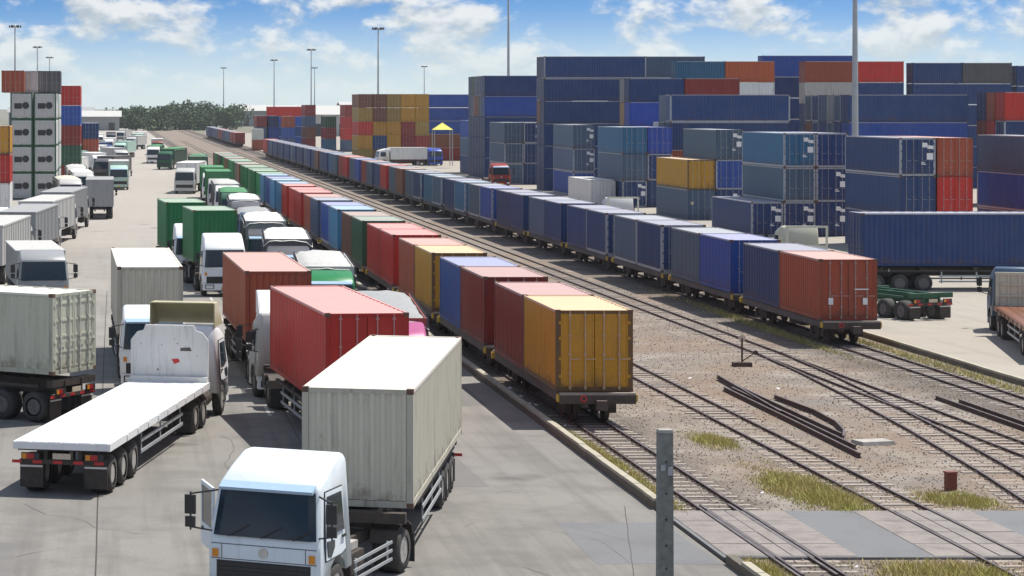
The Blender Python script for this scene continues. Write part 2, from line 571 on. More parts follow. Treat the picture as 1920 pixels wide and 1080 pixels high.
def patch(x0, x1, y0, y1, mat):
    b = MB(); j = lambda: random.uniform(-.08, .08)
    P = [(x0 + j(), y0 + j()), ((x0 + x1) / 2, y0 + j()), (x1 + j(), y0 + j()), (x1 + j(), (y0 + y1) / 2), (x1 + j(), y1 + j()), ((x0 + x1) / 2, y1 + j()), (x0 + j(), y1 + j()), (x0 + j(), (y0 + y1) / 2)]
    i0 = b.pts([(x, y, .003) for x, y in P]); b.face([i0 + k for k in range(8)])
    structure(link('asphalt_patch', b.mesh('asphalt_patch', [mat])))


patch(10.7, 13.4, 52.4, 57.6, M['crossing']); patch(-4.8, -2.2, 51, 55, M['patch']); patch(8.4, 9.9, 63, 69, M['patch']); patch(2.6, 4.2, 92, 99, M['patch']); patch(11.2, 12.6, 80, 90, M['patch'])
for k in range(7):
    y_ = 66.0 + k * 11.5
    b = MB(); b.quad((5.02, y_, .0045), (5.14, y_, .0045), (5.14, y_ + 2.6, .0045), (5.02, y_ + 2.6, .0045))
    structure(link('lane_mark', b.mesh('lane_mark', [M['worn_paint']])))

# level crossing over the tracks
TR = {1: (14.65, 15.68), 2: (19.3, 20.33), 3: (26.2, 27.23), 4: (30.4, 31.43)}
b = MB(); b.box(KX + 0.1, 32.8, 53.0, 59.1, -0.05, 0.036)
LC = structure(link('level_crossing', b.mesh('level_crossing', [M['crossing']])))
for t in (1, 2):
    xl, xr = TR[t]
    for ya in (53.1, 54.6, 56.1, 57.6):
        for (xa, xb) in ((xl - 0.95, xl - 0.06), (xl + 0.09, (xl + xr) / 2 - .01), ((xl + xr) / 2 + .01, xr - 0.09), (xr + 0.06, xr + 0.95)):
            b = MB(); b.box(xa, xb, ya, ya + 1.47, 0.03, 0.046 + random.uniform(0, .010), taper=(.01, .01))
            link('crossing_slab', b.mesh('crossing_slab', [M['slab']]), LC)

# ---------------------------------------------------------------- railway
def rail_mesh(path, z0=-0.07):
    b = MB()
    prof = [(-.065, 0), (.065, 0), (.065, .015), (.012, .03), (.012, .095), (.035, .105), (.035, .135), (-.035, .135), (-.035, .105), (-.012, .095), (-.012, .03), (-.065, .015)]
    rings = []
    for i, (x, y) in enumerate(path):
        rings.append(b.pts([(x + px, y, z0 + pz) for px, pz in prof]))
    n = len(prof)
    for i in range(len(rings) - 1):
        for k in range(n):
            k2 = (k + 1) % n
            b.face((rings[i] + k, rings[i] + k2, rings[i + 1] + k2, rings[i + 1] + k), 1 if k == 6 else 0)
    b.face([rings[0] + k for k in range(n)]); b.face([rings[-1] + k for k in reversed(range(n))])
    return b.mesh('rail', [M['rail'], M['railhead']])


def sleeper_mesh():
    b = MB(); b.box(-1.0, 1.0, -0.11, 0.11, 0, 0.10, taper=(0.02, 0.02))
    for x in (-.515, .515):
        for s in (-.1, .1):
            b.box(x + s - .03, x + s + .03, -.05, .05, 0.09, 0.125, 1)
    return b.mesh('sleeper', [M['sleeper'], M['rail']])


SLP = sleeper_mesh()


def track(xl, xr, y0, y1, sl_y0, sl_y1, path=None):
    root = bpy.data.objects.new('railway_track', None); col.objects.link(root); structure(root)
    pl = path or [(xl, y0), (xl, y1)]
    w = xr - xl
    link('rail', rail_mesh(pl), root)
    link('rail', rail_mesh([(x + w, y) for x, y in pl]), root)
    y = sl_y0; n = 0
    while y < sl_y1 and n < 150:
        if not (53.0 < y < 59.1):
            x = xl
            if path:
                for (xa, ya), (xb, yb) in zip(path, path[1:]):
                    if ya <= y <= yb:
                        x = xa + (xb - xa) * (y - ya) / (yb - ya)
            link('sleeper', SLP, root, (x + w / 2, y, -.103 + random.uniform(-.02, .016)), random.uniform(-.015, .015))
            n += 1
        y += 0.62
    return root


track(*TR[1], 20, 700, 48.5, 78)
track(*TR[2], 20, 700, 48.5, 118)
track(*TR[3], 20, 1000, 62, 150)
track(*TR[4], 20, 1000, 62, 102)
BR = [(20.3, 40), (21.4, 47), (22.15, 52), (23.15, 60), (23.8, 65), (24.75, 74), (25.5, 83), (25.95, 90), (26.2, 97)]
track(BR[0][0], BR[0][0] + 1.03, 40, 97, 60, 84, BR)
# guard rails inside track 1 at the crossing
for xx, (ya, yb) in ((14.80, (51, 60)), (15.53, (51, 60))):
    o = link('guard_rail', rail_mesh([(xx, ya), (xx, yb)], -0.08)); structure(o)

# loose rails
def loose(pts, z, label):
    o = link('loose_rail', rail_mesh(pts, z)); tag(o, label, 'rail', 'loose rails lying on the ballast')
    return o


pile = [([(21.45, 68.3), (21.6, 76), (21.7, 84.5)], .0, 'long rusty rail lying left of the heap, beside the second track'),
        ([(21.85, 70.0), (21.98, 84.5)], -.01, 'straight rusty rail lying second from left in the scrap heap'),
        ([(22.2, 72.5), (22.3, 85.5)], .0, 'straight rusty rail lying in the middle of the scrap heap'),
        ([(22.05, 71.8), (22.5, 73.2), (22.85, 75.2), (23.0, 78), (22.8, 82)], .02, 'rusty scrap rail with a strongly bent near end'),
        ([(21.75, 77.5), (22.35, 88)], .04, 'rusty rail lying across the far end of the scrap heap'),
        ([(28.36, 45), (28.38, 82)], -.01, 'left one of two spare rails laid out between the right-hand tracks'),
        ([(28.80, 45), (28.82, 81)], -.01, 'right one of two spare rails laid out between the right-hand tracks')]
for p_ in pile:
    loose(*p_)


# ballast stones and litter (real geometry, nobody could count it)
def stones(name, n, area, smin, smax, mat, zbase=-0.02):
    b = MB()
    for _ in range(n):
        x, y = area()
        s = random.uniform(smin, smax)
        a = random.uniform(0, 6.28)
        ca, sa = math.cos(a), math.sin(a)
        P = []
        for k in range(4):
            t = k * 1.5708 + random.uniform(-.3, .3)
            r = s * random.uniform(.7, 1.2)
            P.append((x + r * math.cos(t + a), y + r * math.sin(t + a), zbase - 0.01))
        h = s * random.uniform(.6, 1.2)
        Q = [(x + (px - x) * .55 + random.uniform(-.2, .2) * s, y + (py - y) * .55 + random.uniform(-.2, .2) * s, zbase + h) for px, py, _ in P]
        i = b.pts(P + Q)
        for q in ((4, 5, 6, 7), (0, 1, 5, 4), (1, 2, 6, 5), (2, 3, 7, 6), (3, 0, 4, 7)):
            b.face([i + k for k in q])
    me = bpy.data.meshes.new(name); me.from_pydata(b.v, [], b.f); me.materials.append(mat)
    o = link(name, me); o["kind"] = "stuff"
    o["label"] = "loose grey brown ballast stones between the tracks"
    return o


def barea(y0=48, y1=135):
    def f():
        while True:
            y = y0 + (y1 - y0) * random.random() ** 1.6
            x = random.uniform(KX + 0.3, 32.7)
            if 53.0 < y < 59.1:
                continue
            return x, y
    return f


stones('ballast_stones', 24000, barea(), 0.014, 0.034, M['stone'])
stones('pale_ballast_stones', 2500, barea(), 0.016, 0.04, M['stone2'])


def grass(name, n, cx, cy, rx, ry, h, label, z=-0.03):
    b = MB()
    tufts = [(random.gauss(0, .55), random.gauss(0, .55)) for _ in range(90)]
    for _ in range(n):
        u, v = random.choice(tufts)
        u += random.gauss(0, .16); v += random.gauss(0, .16)
        x, y = cx + u * rx, cy + v * ry
        if x < KX + 0.22:
            continue
        a = random.uniform(0, 6.28); hh = h * random.uniform(.4, 1.2) * max(.3, 1 - .5 * (u * u + v * v)); w = random.uniform(.008, .02)
        dx, dy = math.cos(a) * w, math.sin(a) * w
        lx, ly = random.gauss(0, hh * .45), random.gauss(0, hh * .45)
        i = b.pts([(x - dx, y - dy, z), (x + dx, y + dy, z), (x + lx, y + ly, z + hh)])
        b.face((i, i + 1, i + 2))
    me = bpy.data.meshes.new(name); me.from_pydata(b.v, [], b.f); me.materials.append(M['grass'])
    o = link(name, me); o["kind"] = "stuff"; o["label"] = label
    return o


grass('grass_patch', 9000, 18.3, 62.2, 1.0, 3.2, 0.24, 'yellow green grass between the tracks at the crossing')
grass('grass_patch', 2200, 18.1, 71.6, .7, 1.6, 0.20, 'small grass tuft beside the near wagon')
grass('grass_patch', 5200, 14.05, 66, .36, 8.5, 0.20, 'strip of dry grass along the road kerb')
grass('grass_patch', 2600, 14.1, 51.2, .5, 2.0, 0.22, 'grass on the kerb end at the bottom edge')
grass('grass_patch', 4200, 18.0, 51.2, 1.6, 1.6, 0.25, 'weeds below the crossing between the tracks')
grass('grass_patch', 2600, 21.6, 60.9, 1.0, 1.4, 0.2, 'weeds beside the small red box')
grass('grass_patch', 4200, 32.1, 92, .5, 22, 0.22, 'strip of weeds along the right yard kerb')
grass('grass_patch', 3000, 29.6, 112, .45, 20, 0.25, 'weeds beside the right-hand train')


def litter():
    b = MB()
    for _ in range(36):
        y = 50 + 45 * random.random() ** 1.4
        x = random.choice((random.uniform(13.8, 14.5), random.uniform(16, 19), random.uniform(20.6, 26)))
        if 52.8 < y < 59.3:
            continue
        e = random.uniform(.03, .10); t = random.uniform(0, 3)
        dx, dy = math.cos(t) * e, math.sin(t) * e
        b.quad((x - dx, y - dy, .0), (x + dy, y - dx, .02), (x + dx, y + dy, .03 + e * .4), (x - dy, y + dx, .01))
    o = link('litter', b.mesh('litter', [M['white_mark']])); o["kind"] = "stuff"; o["label"] = "scraps of pale litter between the tracks"


litter()

# ---------------------------------------------------------------- shipping containers
W2 = 1.219
CM = {}


def corr_side(b, L, H, x, sgn, pitch=0.278, d=0.036, z0=0.16, z1=None, mi=0):
    """trapezoid corrugated long side at x; sgn = outward direction"""
    z1 = z1 or H - 0.10
    y = -L / 2 + 0.16
    end = L / 2 - 0.16
    n = int((end - y) / pitch)
    pitch = (end - y) / n
    P = []
    for i in range(n):
        a = y + i * pitch
        P += [(x, a), (x, a + pitch * .27), (x - sgn * d, a + pitch * .5), (x - sgn * d, a + pitch * .77)]
    P.append((x, end))
    i0 = b.pts([(px, py, z0) for px, py in P] + [(px, py, z1) for px, py in P])
    k = len(P)
    for i in range(k - 1):
        b.face((i0 + i, i0 + i + 1, i0 + k + i + 1, i0 + k + i), mi)


def shell(b, L, H, mi=0):
    corr_side(b, L, H, -W2 + .012, -1, mi=mi)
    corr_side(b, L, H, W2 - .012, 1, mi=mi)
    # front end (away from the doors), corrugated
    x = -W2 + .16; n = 9; p = (2 * W2 - .32) / n
    P = []
    yb = L / 2 - .012
    for i in range(n):
        a = x + i * p
        P += [(a, yb), (a + p * .27, yb), (a + p * .5, yb - .045), (a + p * .77, yb - .045)]
    P.append((x + n * p, yb))
    i0 = b.pts([(px, py, .16) for px, py in P] + [(px, py, H - .1) for px, py in P])
    k = len(P)
    for i in range(k - 1):
        b.face((i0 + i, i0 + i + 1, i0 + k + i + 1, i0 + k + i), mi)
    b.quad((-W2 + .05, -L / 2 + .1, .1), (W2 - .05, -L / 2 + .1, .1), (W2 - .05, L / 2 - .1, .1), (-W2 + .05, L / 2 - .1, .1), mi)


def roof(b, L, H, mi=0):
    n = max(6, int(L / 0.6)); p = (L - .3) / n
    P = []
    y = -L / 2 + .15
    for i in range(n):
        a = y + i * p
        P += [(a, H - .03), (a + p * .4, H - .03), (a + p * .5, H - .05), (a + p * .9, H - .05)]
    P.append((L / 2 - .15, H - .03))
    i0 = b.pts([(-W2 + .06, py, pz) for py, pz in P] + [(W2 - .06, py, pz) for py, pz in P])
    k = len(P)
    for i in range(k - 1):
        b.face((i0 + i, i0 + i + 1, i0 + k + i + 1, i0 + k + i), mi)
    for sx in (-1, 1):
        b.box(min(sx * (W2 - .06), sx * (W2 - .003)), max(sx * (W2 - .06), sx * (W2 - .003)), -L / 2 + .14, L / 2 - .14, H - .09, H - .012, mi)
    b.box(-W2 + .1, W2 - .1, -L / 2 + .02, -L / 2 + .16, H - .04, H - .014, mi)
    b.box(-W2 + .1, W2 - .1, L / 2 - .16, L / 2 - .02, H - .04, H - .014, mi)


def frame(b, L, H, mi=0, mc=None):
    mc = mi if mc is None else mc
    for sx in (-1, 1):
        for sy in (-1, 1):
            xa, xb = sorted((sx * W2, sx * (W2 - .15)))
            ya, yb = sorted((sy * L / 2, sy * (L / 2 - .16)))
            b.box(xa + .004 * (sx < 0), xb - .004 * (sx > 0), ya + .004, yb - .004, .118, H - .118, mi)
            for z in (0, H - .118):                       # corner castings
                b.box(xa, xb, ya, yb, z, z + .118, mc)
        xa, xb = sorted((sx * (W2 - .002), sx * (W2 - .07)))
        b.box(xa, xb, -L / 2 + .16, L / 2 - .16, .02, .165, mi)     # bottom rail
    for sy in (-1, 1):
        ya, yb = sorted((sy * (L / 2 - .006), sy * (L / 2 - .1)))
        b.box(-W2 + .15, W2 - .15, ya, yb, .01, .15, mi)             # sill
        b.box(-W2 + .15, W2 - .15, ya, yb, H - .12, H - .016, mi)     # header


def door(b, H, side, L, mi=0, mr=1, rods=True):
    xa, xb = (-W2 + .155, -.012) if side < 0 else (.012, W2 - .155)
    y = -L / 2
    b.box(xa, xb, y + .03, y + .07, .155, H - .125, mi)
    # pressed ribs of the door skin
    zs = [.155 + (H - .28) * t for t in (0.02, .235, .45, .665, .90)]
    for z in zs:
        b.box(xa + .03, xb - .03, y + .012, y + .032, z, z + .07, mi)
    b.box(xa, xa + .05, y + .012, y + .032, .16, H - .13, mi)
    b.box(xb - .05, xb, y + .012, y + .032, .16, H - .13, mi)
    if rods:
        for t in (.27, .73):
            rod(b, xa + (xb - xa) * t, y, H, mr)
    hx = xa - .02 if side < 0 else xb + .02
    for z in (.45, 1.0, 1.65, H - .45):
        b.box(hx - .05, hx + .05, y - .012, y + .014, z, z + .09, mi)


def rod(b, x, y, H, mi):
    b.box(x - .019, x + .019, y - .026, y + .010, .06, H - .05, mi)
    for z in (.11, .55, 1.15, 1.75, H - .2):
        b.box(x - .05, x + .05, y - .03, y + .013, z, z + .06, mi)
    b.box(x - .02, x + .32, y - .034, y - .012, 1.02, 1.06, mi)


def cmesh(kind, L, H):
    key = (kind, L, H)
    if key in CM:
        return CM[key]
    b = MB()
    if kind == 'shell':
        shell(b, L, H); me = b.mesh('shell', [M['steel']])
    elif kind == 'roof':
        roof(b, L, H); me = b.mesh('roof', [M['roof']])
    elif kind == 'frame':
        frame(b, L, H, 0, 1); me = b.mesh('frame', [M['frame'], M['casting']])
    elif kind in ('door-', 'door+'):
        door(b, H, -1 if kind == 'door-' else 1, L, rods=False); me = b.mesh('door', [M['steel'], M['rod']])
    elif kind in ('doorr-', 'doorr+'):
        door(b, H, -1 if kind == 'doorr-' else 1, L, rods=True); me = b.mesh('door', [M['steel'], M['rod']])
    elif kind == 'rod':
        rod(b, 0, 0, H, 0); me = b.mesh('lock_rod', [M['rod']])
    elif kind == 'all':
        shell(b, L, H, 0); roof(b, L, H, 1); frame(b, L, H, 2); door(b, H, -1, L, 0, 3); door(b, H, 1, L, 0, 3)
        me = b.mesh('container', [M['steel'], M['roof'], M['frame'], M['rod']])
    elif kind == 'mark':
        # the white wedge emblem, white square and small lines printed on many blue doors
        y = -.008
        b.quad((.30, y, H * .87), (.62, y, H * .87), (.74, y, H * .75), (.30, y, H * .75))
        b.quad((.62, y, H * .81), (1.05, y, H * .79), (1.05, y, H * .70), (.62, y, H * .72))
        b.quad((.60, y, H * .43), (1.03, y, H * .43), (1.03, y, H * .60), (.60, y, H * .60))
        b.quad((.22, y, H * .30), (.55, y, H * .30), (.55, y, H * .325), (.22, y, H * .325))
        b.quad((.22, y, H * .34), (.45, y, H * .34), (.45, y, H * .365), (.22, y, H * .365))
        me = b.mesh('marking', [M['white_mark']])
    elif kind == 'mark2':
        y = -.008
        b.quad((-.95, y, H * .50), (-.68, y, H * .50), (-.68, y, H * .60), (-.95, y, H * .60))
        me = b.mesh('marking', [M['cream_mark']])
    elif kind == 'mark3':
        y = -.008
        for x in (-.85, .6):
            b.quad((x, y, H * .26), (x + .2, y, H * .26), (x + .2, y, H * .37), (x, y, H * .37))
        b.quad((.25, y, H * .50), (.85, y, H * .50), (.85, y, H * .52), (.25, y, H * .52))
        me = b.mesh('marking', [M['white_mark']])
    CM[key] = me
    return me


N_CONT = [0]
REST = {}          # containers past the limit: joined per colour
L20, L40 = 6.058, 12.192


def container(x, y, z, colour, label, L=L20, H=2.591, rz=0.0, detail=1, mark=None, group=None, roofc=None, jit=True):
    """x,y: centre of the base; doors on the -Y end before rotation"""
    c = C[colour]
    j = random.uniform(.86, 1.16) if jit else 1.0
    c = tuple(min(.85, v * j * random.uniform(.96, 1.04)) for v in c)
    cat = 'container'
    N_CONT[0] += 1
    if detail == 2:
        o = link('shipping_container', cmesh('all', L, H), None, (x, y, z), rz, c)
        tag(o, label, cat, group)
        return o
    o = bpy.data.objects.new('shipping_container', None); col.objects.link(o)
    o.empty_display_size = 0.3
    o.location = (x, y, z); o.rotation_euler = (0, 0, rz)
    tag(o, label, cat, group)
    link('shell', cmesh('shell', L, H), o, color=c)
    link('roof', cmesh('roof', L, H), o, color=c)
    fc = tuple(v * .8 for v in c)
    if detail == 1 and colour in ('navy', 'slate', 'teal', 'blue') and random.random() < .45:
        fc = (.34, .36, .40)
    if colour in ('yellow', 'olive'):
        fc = (.16, .085, .03)
    fr = link('frame', cmesh('frame', L, H), o, color=fc)
    for s in '-+':
        k = 'door' if detail == 0 else 'doorr'
        d = link('door', cmesh(k + s, L, H), o, color=c)
        if detail == 0:
            xa, xb = (-W2 + .155, -.012) if s == '-' else (.012, W2 - .155)
            for t in (.27, .73):
                link('lock_rod', cmesh('rod', L, H), d, (xa + (xb - xa) * t, -L / 2, 0), color=c)
        if mark and s == '+':
            link('marking', cmesh(mark, L, H), d, (0, -L / 2 - .03, 0))
    return o


# ---------------------------------------------------------------- wagons
WL = 12.9


def wheel_set(b, y, g=1.03, r=.42):
    for s in (-1, 1):
        b.lathe([(s * (g / 2 + .06), r), (s * (g / 2 - .06), r), (s * (g / 2 - .07), r + .03), (s * (g / 2 - .09), r + .03)], 'x', (0, y, r), 14)
    b.cyl('x', (0, y, r), .07, g, 8)


WM = {}


def wagon_meshes():
    b = MB()
    for s in (-1, 1):
        xa, xb = sorted((s * 1.16, s * 1.02))
        b.box(xa, xb, -WL / 2, WL / 2, .72, 1.0, 0)
        b.box(s * .35 - .1, s * .35 + .1, -WL / 2 + .1, WL / 2 - .1, .55, .97, 0)
        for k in range(9):
            yy = -WL / 2 + .9 + k * 1.39
            xx = sorted((s * 1.02, s * .3))
            b.box(xx[0], xx[1], yy, yy + .16, .74, .96, 0)
    for k in range(5):
        yy = -WL / 2 + .4 + k * (WL - .8) / 4 - .1
        b.box(-1.15, 1.15, yy, yy + .2, .80, 1.006, 0)
    b.box(-.5, .5, -.9, .9, .35, .6, 0)
    b.cyl('y', (0.62, .3, .55), .16, 1.0, 10, 0)
    WM['underframe'] = b.mesh('underframe', [M['wagon_side']])
    b = MB(); b.box(-1.2, 1.2, -.08, .08, .70, 1.04, 0); b.box(-1.2, 1.2, -.088, .088, .975, 1.045, 1)
    WM['end_beam'] = b.mesh('end_beam', [M['wagon'], M['sleeper']])
    b = MB(); b.box(-.14, .14, -.09, .09, .76, .99)
    WM['corner'] = b.mesh('corner_step', [M['yellow_mark']])
    b = MB(); b.box(-.09, .09, -.55, 0, .62, .82); b.box(-.16, .16, -.72, -.5, .58, .88)
    WM['coupler'] = b.mesh('coupler', [M['wagon']])
    b = MB(); b.lathe([(-.004, .11), (.004, .11)], 'y', (0, 0, 0), 14, 0); b.lathe([(-.006, .06), (.006, .06)], 'y', (0, 0, 0), 14, 1)
    WM['disc'] = b.mesh('tail_disc', [M['red_mark'], M['black_mark']])
    b = MB()
    for s in (-1, 1):
        xa, xb = sorted((s * .62, s * .78))
        b.box(xa, xb, -.95, .95, .34, .58)
        for y in (-.8, .8):
            b.box(min(s * .60, s * .84), max(s * .60, s * .84), y - .17, y + .17, .26, .58)
        b.box(min(s * .62, s * .8), max(s * .62, s * .8), -.28, .28, .22, .66)
    b.box(-.7, .7, -.2, .2, .4, .72)
    WM['bogie'] = b.mesh('bogie', [M['wagon']])
    b = MB(); wheel_set(b, 0)
    WM['wheelset'] = b.mesh('wheelset', [M['wagon']])
    b = MB()
    b.box(-1.16, 1.16, -WL / 2, WL / 2, .74, 1.0)
    for s in (-1, 1):
        b.box(-.8, .8, s * 4.4 - .95, s * 4.4 + .95, .22, .74)
        for y in (-.8, .8):
            wheel_set(b, s * 4.4 + y)
    WM['far'] = b.mesh('wagon', [M['wagon_side']])


wagon_meshes()


def wagon(x, y, label, group, detail, disc=False):
    zr = 0.065
    if detail >= 2:
        o = link('container_wagon', WM['far'], None, (x, y, zr)); tag(o, label, 'wagon', group)
        return
    o = bpy.data.objects.new('container_wagon', None); col.objects.link(o); o.location = (x, y, zr)
    tag(o, label, 'wagon', group)
    link('underframe', WM['underframe'], o)
    for s in (-1, 1):
        e = link('end_beam', WM['end_beam'], o, (0, s * (WL / 2 + .085), 0))
        link('coupler', WM['coupler'], o, (0, s * (WL / 2 + .16), 0), 0 if s < 0 else math.pi)
        for sx in (-1, 1):
            link('corner_step', WM['corner'], o, (sx * 1.13, s * (WL / 2 + .02) - s * 0.02, -.004))
        bg = link('bogie', WM['bogie'], o, (0, s * 4.4, 0))
        for yy in (-.8, .8):
            link('wheelset', WM['wheelset'], bg, (0, yy, 0))
    if disc:
        link('tail_disc', WM['disc'], o, (-.45, -WL / 2 - .18, .87))


DECK = 0.065 + 1.02


def train(side, x, y0, pitch, rows, group, gapskip=()):
    k = 0
    for i, pair in enumerate(rows):
        yc = y0 + i * pitch + L20 + .05
        det = 0 if yc < 125 else (1 if yc < 250 else 2)
        wagon(x, yc, f"flat container wagon, {ordinal(i + 1)} of the {side} train from its near end", f"wagons of the {side} train",
              0 if yc < 190 else 2, disc=(i == 0))
        if len(pair) == 1:
            k += 1
            container(x, yc, DECK, pair[0][0], f"long {word(pair[0][0])} container, {ordinal(k)} from the near end of the {side} train", L=L40, detail=det, group=group)
            continue
        for q, (cc, mk) in enumerate(pair):
            k += 1
            container(x, yc + (-1 if q == 0 else 1) * (L20 / 2 + .035), DECK, cc,
                      f"{word(cc)} container, {ordinal(k)} from the near end of the {side} train", detail=det, mark=mk, group=group,
                      H=2.591)


n_ = None
LT = [[('yellow', None), ('maroon', None)], [('maroon', None), ('blue', None)], [('yellow', None), ('rust', None)],
      [('red', None), ('red', None)], [('dark_green', None), ('brown', None)], [('cyan', None), ('blue', None)],
      [('slate', None), ('rust', None)], [('red', None), ('red', None)], [('red', None), ('cyan', None)], [('cyan', None), ('blue', None)],
      [('cyan', None), ('green', None)], [('green', None), ('green', None)], [('green', None), ('green', None)], [('brown', None), ('dark_green', None)],
      [('green', None), ('green', None)], [('brown', None), ('green', None)], [('dark_green', None), ('brown', None)], [('green', None), ('brown', None)]]
train('left-hand', 15.17, 75.0, 14.7, LT, 'containers on the left-hand train')
RTc = ['rust', 'navy', 'blue', 'slate', 'navy', 'slate', 'navy', 'navy', 'navy', 'slate', 'navy', 'navy', 'blue', 'slate', 'teal', 'navy',
       'slate', 'teal', 'navy', 'slate', 'brown', 'slate', 'red', 'navy', 'slate', 'maroon', 'blue', 'slate', 'red', 'maroon', 'slate', 'teal',
       'navy', 'navy', 'brown', 'navy', 'navy', 'slate', 'navy', 'navy', 'navy', 'slate', 'navy', 'navy', 'navy', 'navy', 'navy', 'navy', 'slate', 'navy', 'red', 'red']
RT = []
for i in range(0, len(RTc), 2):
    RT.append([(RTc[i], 'mark3' if i == 0 else ('mark' if RTc[i] in ('navy', 'blue', 'slate') else None)), (RTc[i + 1], None)])
train('right-hand', 30.92, 100.0, 14.5, RT, 'containers on the right-hand train')
FT = [[(random.choice(('navy', 'navy', 'slate', 'maroon')), None)] for _ in range(13)]
train('distant', 30.92, 585.0, 14.6, FT, 'containers on the distant train')

# ---------------------------------------------------------------- stacked containers
GS = 'containers stacked in the right-hand yard'


def stack_y(name, X, Y, cols, H=2.65, L=L40, detail=1, group=GS, z0=0.10):
    """columns of boxes with doors towards the camera; cols: list of (dx, [(colour, mark), ...])"""
    for ci, (dx, tiers) in enumerate(cols):
        z = z0
        for ti, t in enumerate(tiers):
            cc, mk = t if isinstance(t, tuple) else (t, None)
            where = f"{ordinal(ti + 1)} tier, {ordinal(ci + 1)} column from left" if len(cols) > 1 else f"{ordinal(ti + 1)} tier"
            if len(cols) == 1 and len(tiers) == 1:
                where = 'standing alone'
            h = H
            container(X + dx + W2, Y + L / 2, z, cc, f"{word(cc)} container, {where}, {name}", L=L, H=h, detail=detail, mark=mk, group=group)
            z += h + 0.01


REST_MB = MB()


def rest_container(x, y, z, L, H, rz):
    me = cmesh('all', L, H)
    T = Matrix.Translation((x, y, z)) @ Matrix.Rotation(rz, 4, 'Z')
    b = len(REST_MB.v)
    REST_MB.v.extend([tuple(T @ v.co) for v in me.vertices])
    for p in me.polygons:
        REST_MB.f.append(tuple(b + k for k in p.vertices)); REST_MB.m.append(p.material_index)


def stack_x(name, X, Y, rows, H=2.65, L=L40, detail=1, group=GS, gap=0.12, z0=0.10, hide=0):
    """rows one behind another, long sides towards the camera; rows: list of tiers (bottom to top)"""
    for ri, tiers in enumerate(rows):
        z = z0
        for ti, cc in enumerate(tiers):
            boxes = [(cc, L, 0)] if not isinstance(cc, tuple) else [(c_, L20, k * (L20 + .08) - (L - L20) / 2) for k, c_ in enumerate(cc)]
            for bi, (c1, l1, dx) in enumerate(boxes):
                if ti < hide:      # buried behind the front stacks
                    rest_container(X + L / 2 + dx, Y + W2 + ri * (2 * W2 + gap), z, l1, H, R(-90))
                    continue
                where = f"{ordinal(ti + 1)} tier, {ordinal(ri + 1)} row back" if len(rows) > 1 else f"{ordinal(ti + 1)} tier"
                if len(boxes) > 1:
                    where += (', left half' if bi == 0 else ', right half')
                container(X + L / 2 + dx, Y + W2 + ri * (2 * W2 + gap), z, c1, f"{word(c1)} container, {where}, {name}", L=l1, H=H, rz=R(-90), detail=detail, group=group)
            z += H + 0.01


m1, m2 = 'mark', 'mark2'
stack_y('stack at the right edge', 63.3, 162, [(0, ['slate', 'blue', 'slate'])])
stack_y('stack with red doors', 53.6, 162, [(0, [('navy', m1), 'navy', ('navy', m1)]), (2.55, ['red', ('red', None), 'rust'])], H=2.62)
stack_y('stack behind the train end', 49.1, 183, [(0, [('navy', m1)]), (2.5, [('navy', m1), 'slate', ('teal', m1)]), (5.0, [('navy', m1), ('navy', m1), 'navy'])])
stack_y('stack with yellow box', 50.7, 210, [(0, [('slate', m2), 'yellow']), (2.5, [('navy', m1), 'blue', ('slate', m1)])])
stack_y('on the ground left of the yellow box stack', 47.8, 238, [(0, ['white'])])
stack_y('stack behind the white one', 50.5, 236, [(0, [('navy', m1), 'slate', 'teal']), (2.5, [('navy', m1), ('navy', m1), 'bright_blue'])])
stack_y('narrow stack left of the white container', 51.4, 266, [(0, ['blue', ('slate', m1), ('slate', m1)])])
stack_y('stack in the mid yard', 50.1, 305, [(0, ['slate', 'slate', 'slate']), (2.5, ['navy', 'navy', ('navy', m1)]), (5.0, ['navy', 'navy', ('navy', m1)])])
stack_y('narrow far stack beside the yellow brown block', 52.7, 350, [(0, ['navy', 'slate', 'blue'])])

nv = 'navy'
stack_x('tall all navy block', 51.2, 283, [[nv] * 6, [nv, nv, 'slate', 'brown', nv, nv]], H=2.66, hide=3)
stack_x('block left of the tallest', 51.6, 331, [[nv, nv, nv, 'blue', nv], [nv, nv, nv, 'slate', nv], [nv, nv, 'slate', 'brown', nv], [nv, 'slate', nv, 'rust', 'slate'], [nv, nv, nv, 'slate', 'dark_green'], [nv, nv, 'slate', nv, nv]], H=2.86, hide=3)
stack_x('navy block behind the yellow box', 56.4, 241, [['red', 'rust', nv, nv], [nv, nv, 'slate', 'slate'], [nv, nv, 'white']], H=2.80, hide=1)
stack_x('block with bright blue box', 56.8, 262, [[nv, nv, nv, ('bright_blue', nv), (nv, 'maroon')], [nv, nv, nv, 'tan', 'grey']], H=2.62, hide=3)
stack_x('navy block beside the light mast', 74.5, 241, [['slate', nv, 'blue', nv], [nv, nv, nv, 'slate'], [nv, nv, 'slate', 'grey'], [nv, nv, nv, 'slate'], [nv, nv, nv, nv], [nv, nv, 'brown', 'slate']], H=2.80, hide=2)
stack_x('red topped right edge block', 89.2, 238, [[nv, nv, nv, 'red'], [nv, nv, 'red', 'rust'], [nv, nv, 'rust', nv]], H=2.86, hide=2)
stack_x('back row block with the orange box', 69.0, 292, [[nv, nv, nv, nv, ('maroon', 'white'), ('teal', 'orange')]], H=2.59, detail=2, hide=4)
stack_x('back row block with the brown red box', 84.9, 292, [[nv, nv, nv, nv, ('pale_grey', nv), ('rust', 'red')]], H=2.59, detail=2, hide=4)
stack_x('back row block near the right edge', 98.2, 292, [[nv, nv, nv, nv, nv, (nv, 'dark_grey')]], H=2.56, detail=2, hide=4)
stack_x('back row block at the right edge', 111.0, 292, [[nv, nv, nv, nv, nv, nv]], H=2.50, detail=2, hide=4)
stack_x('farthest row left block', 65.4, 312, [[nv, nv, nv, nv, 'blue', 'slate']], H=2.76, detail=2, hide=4)
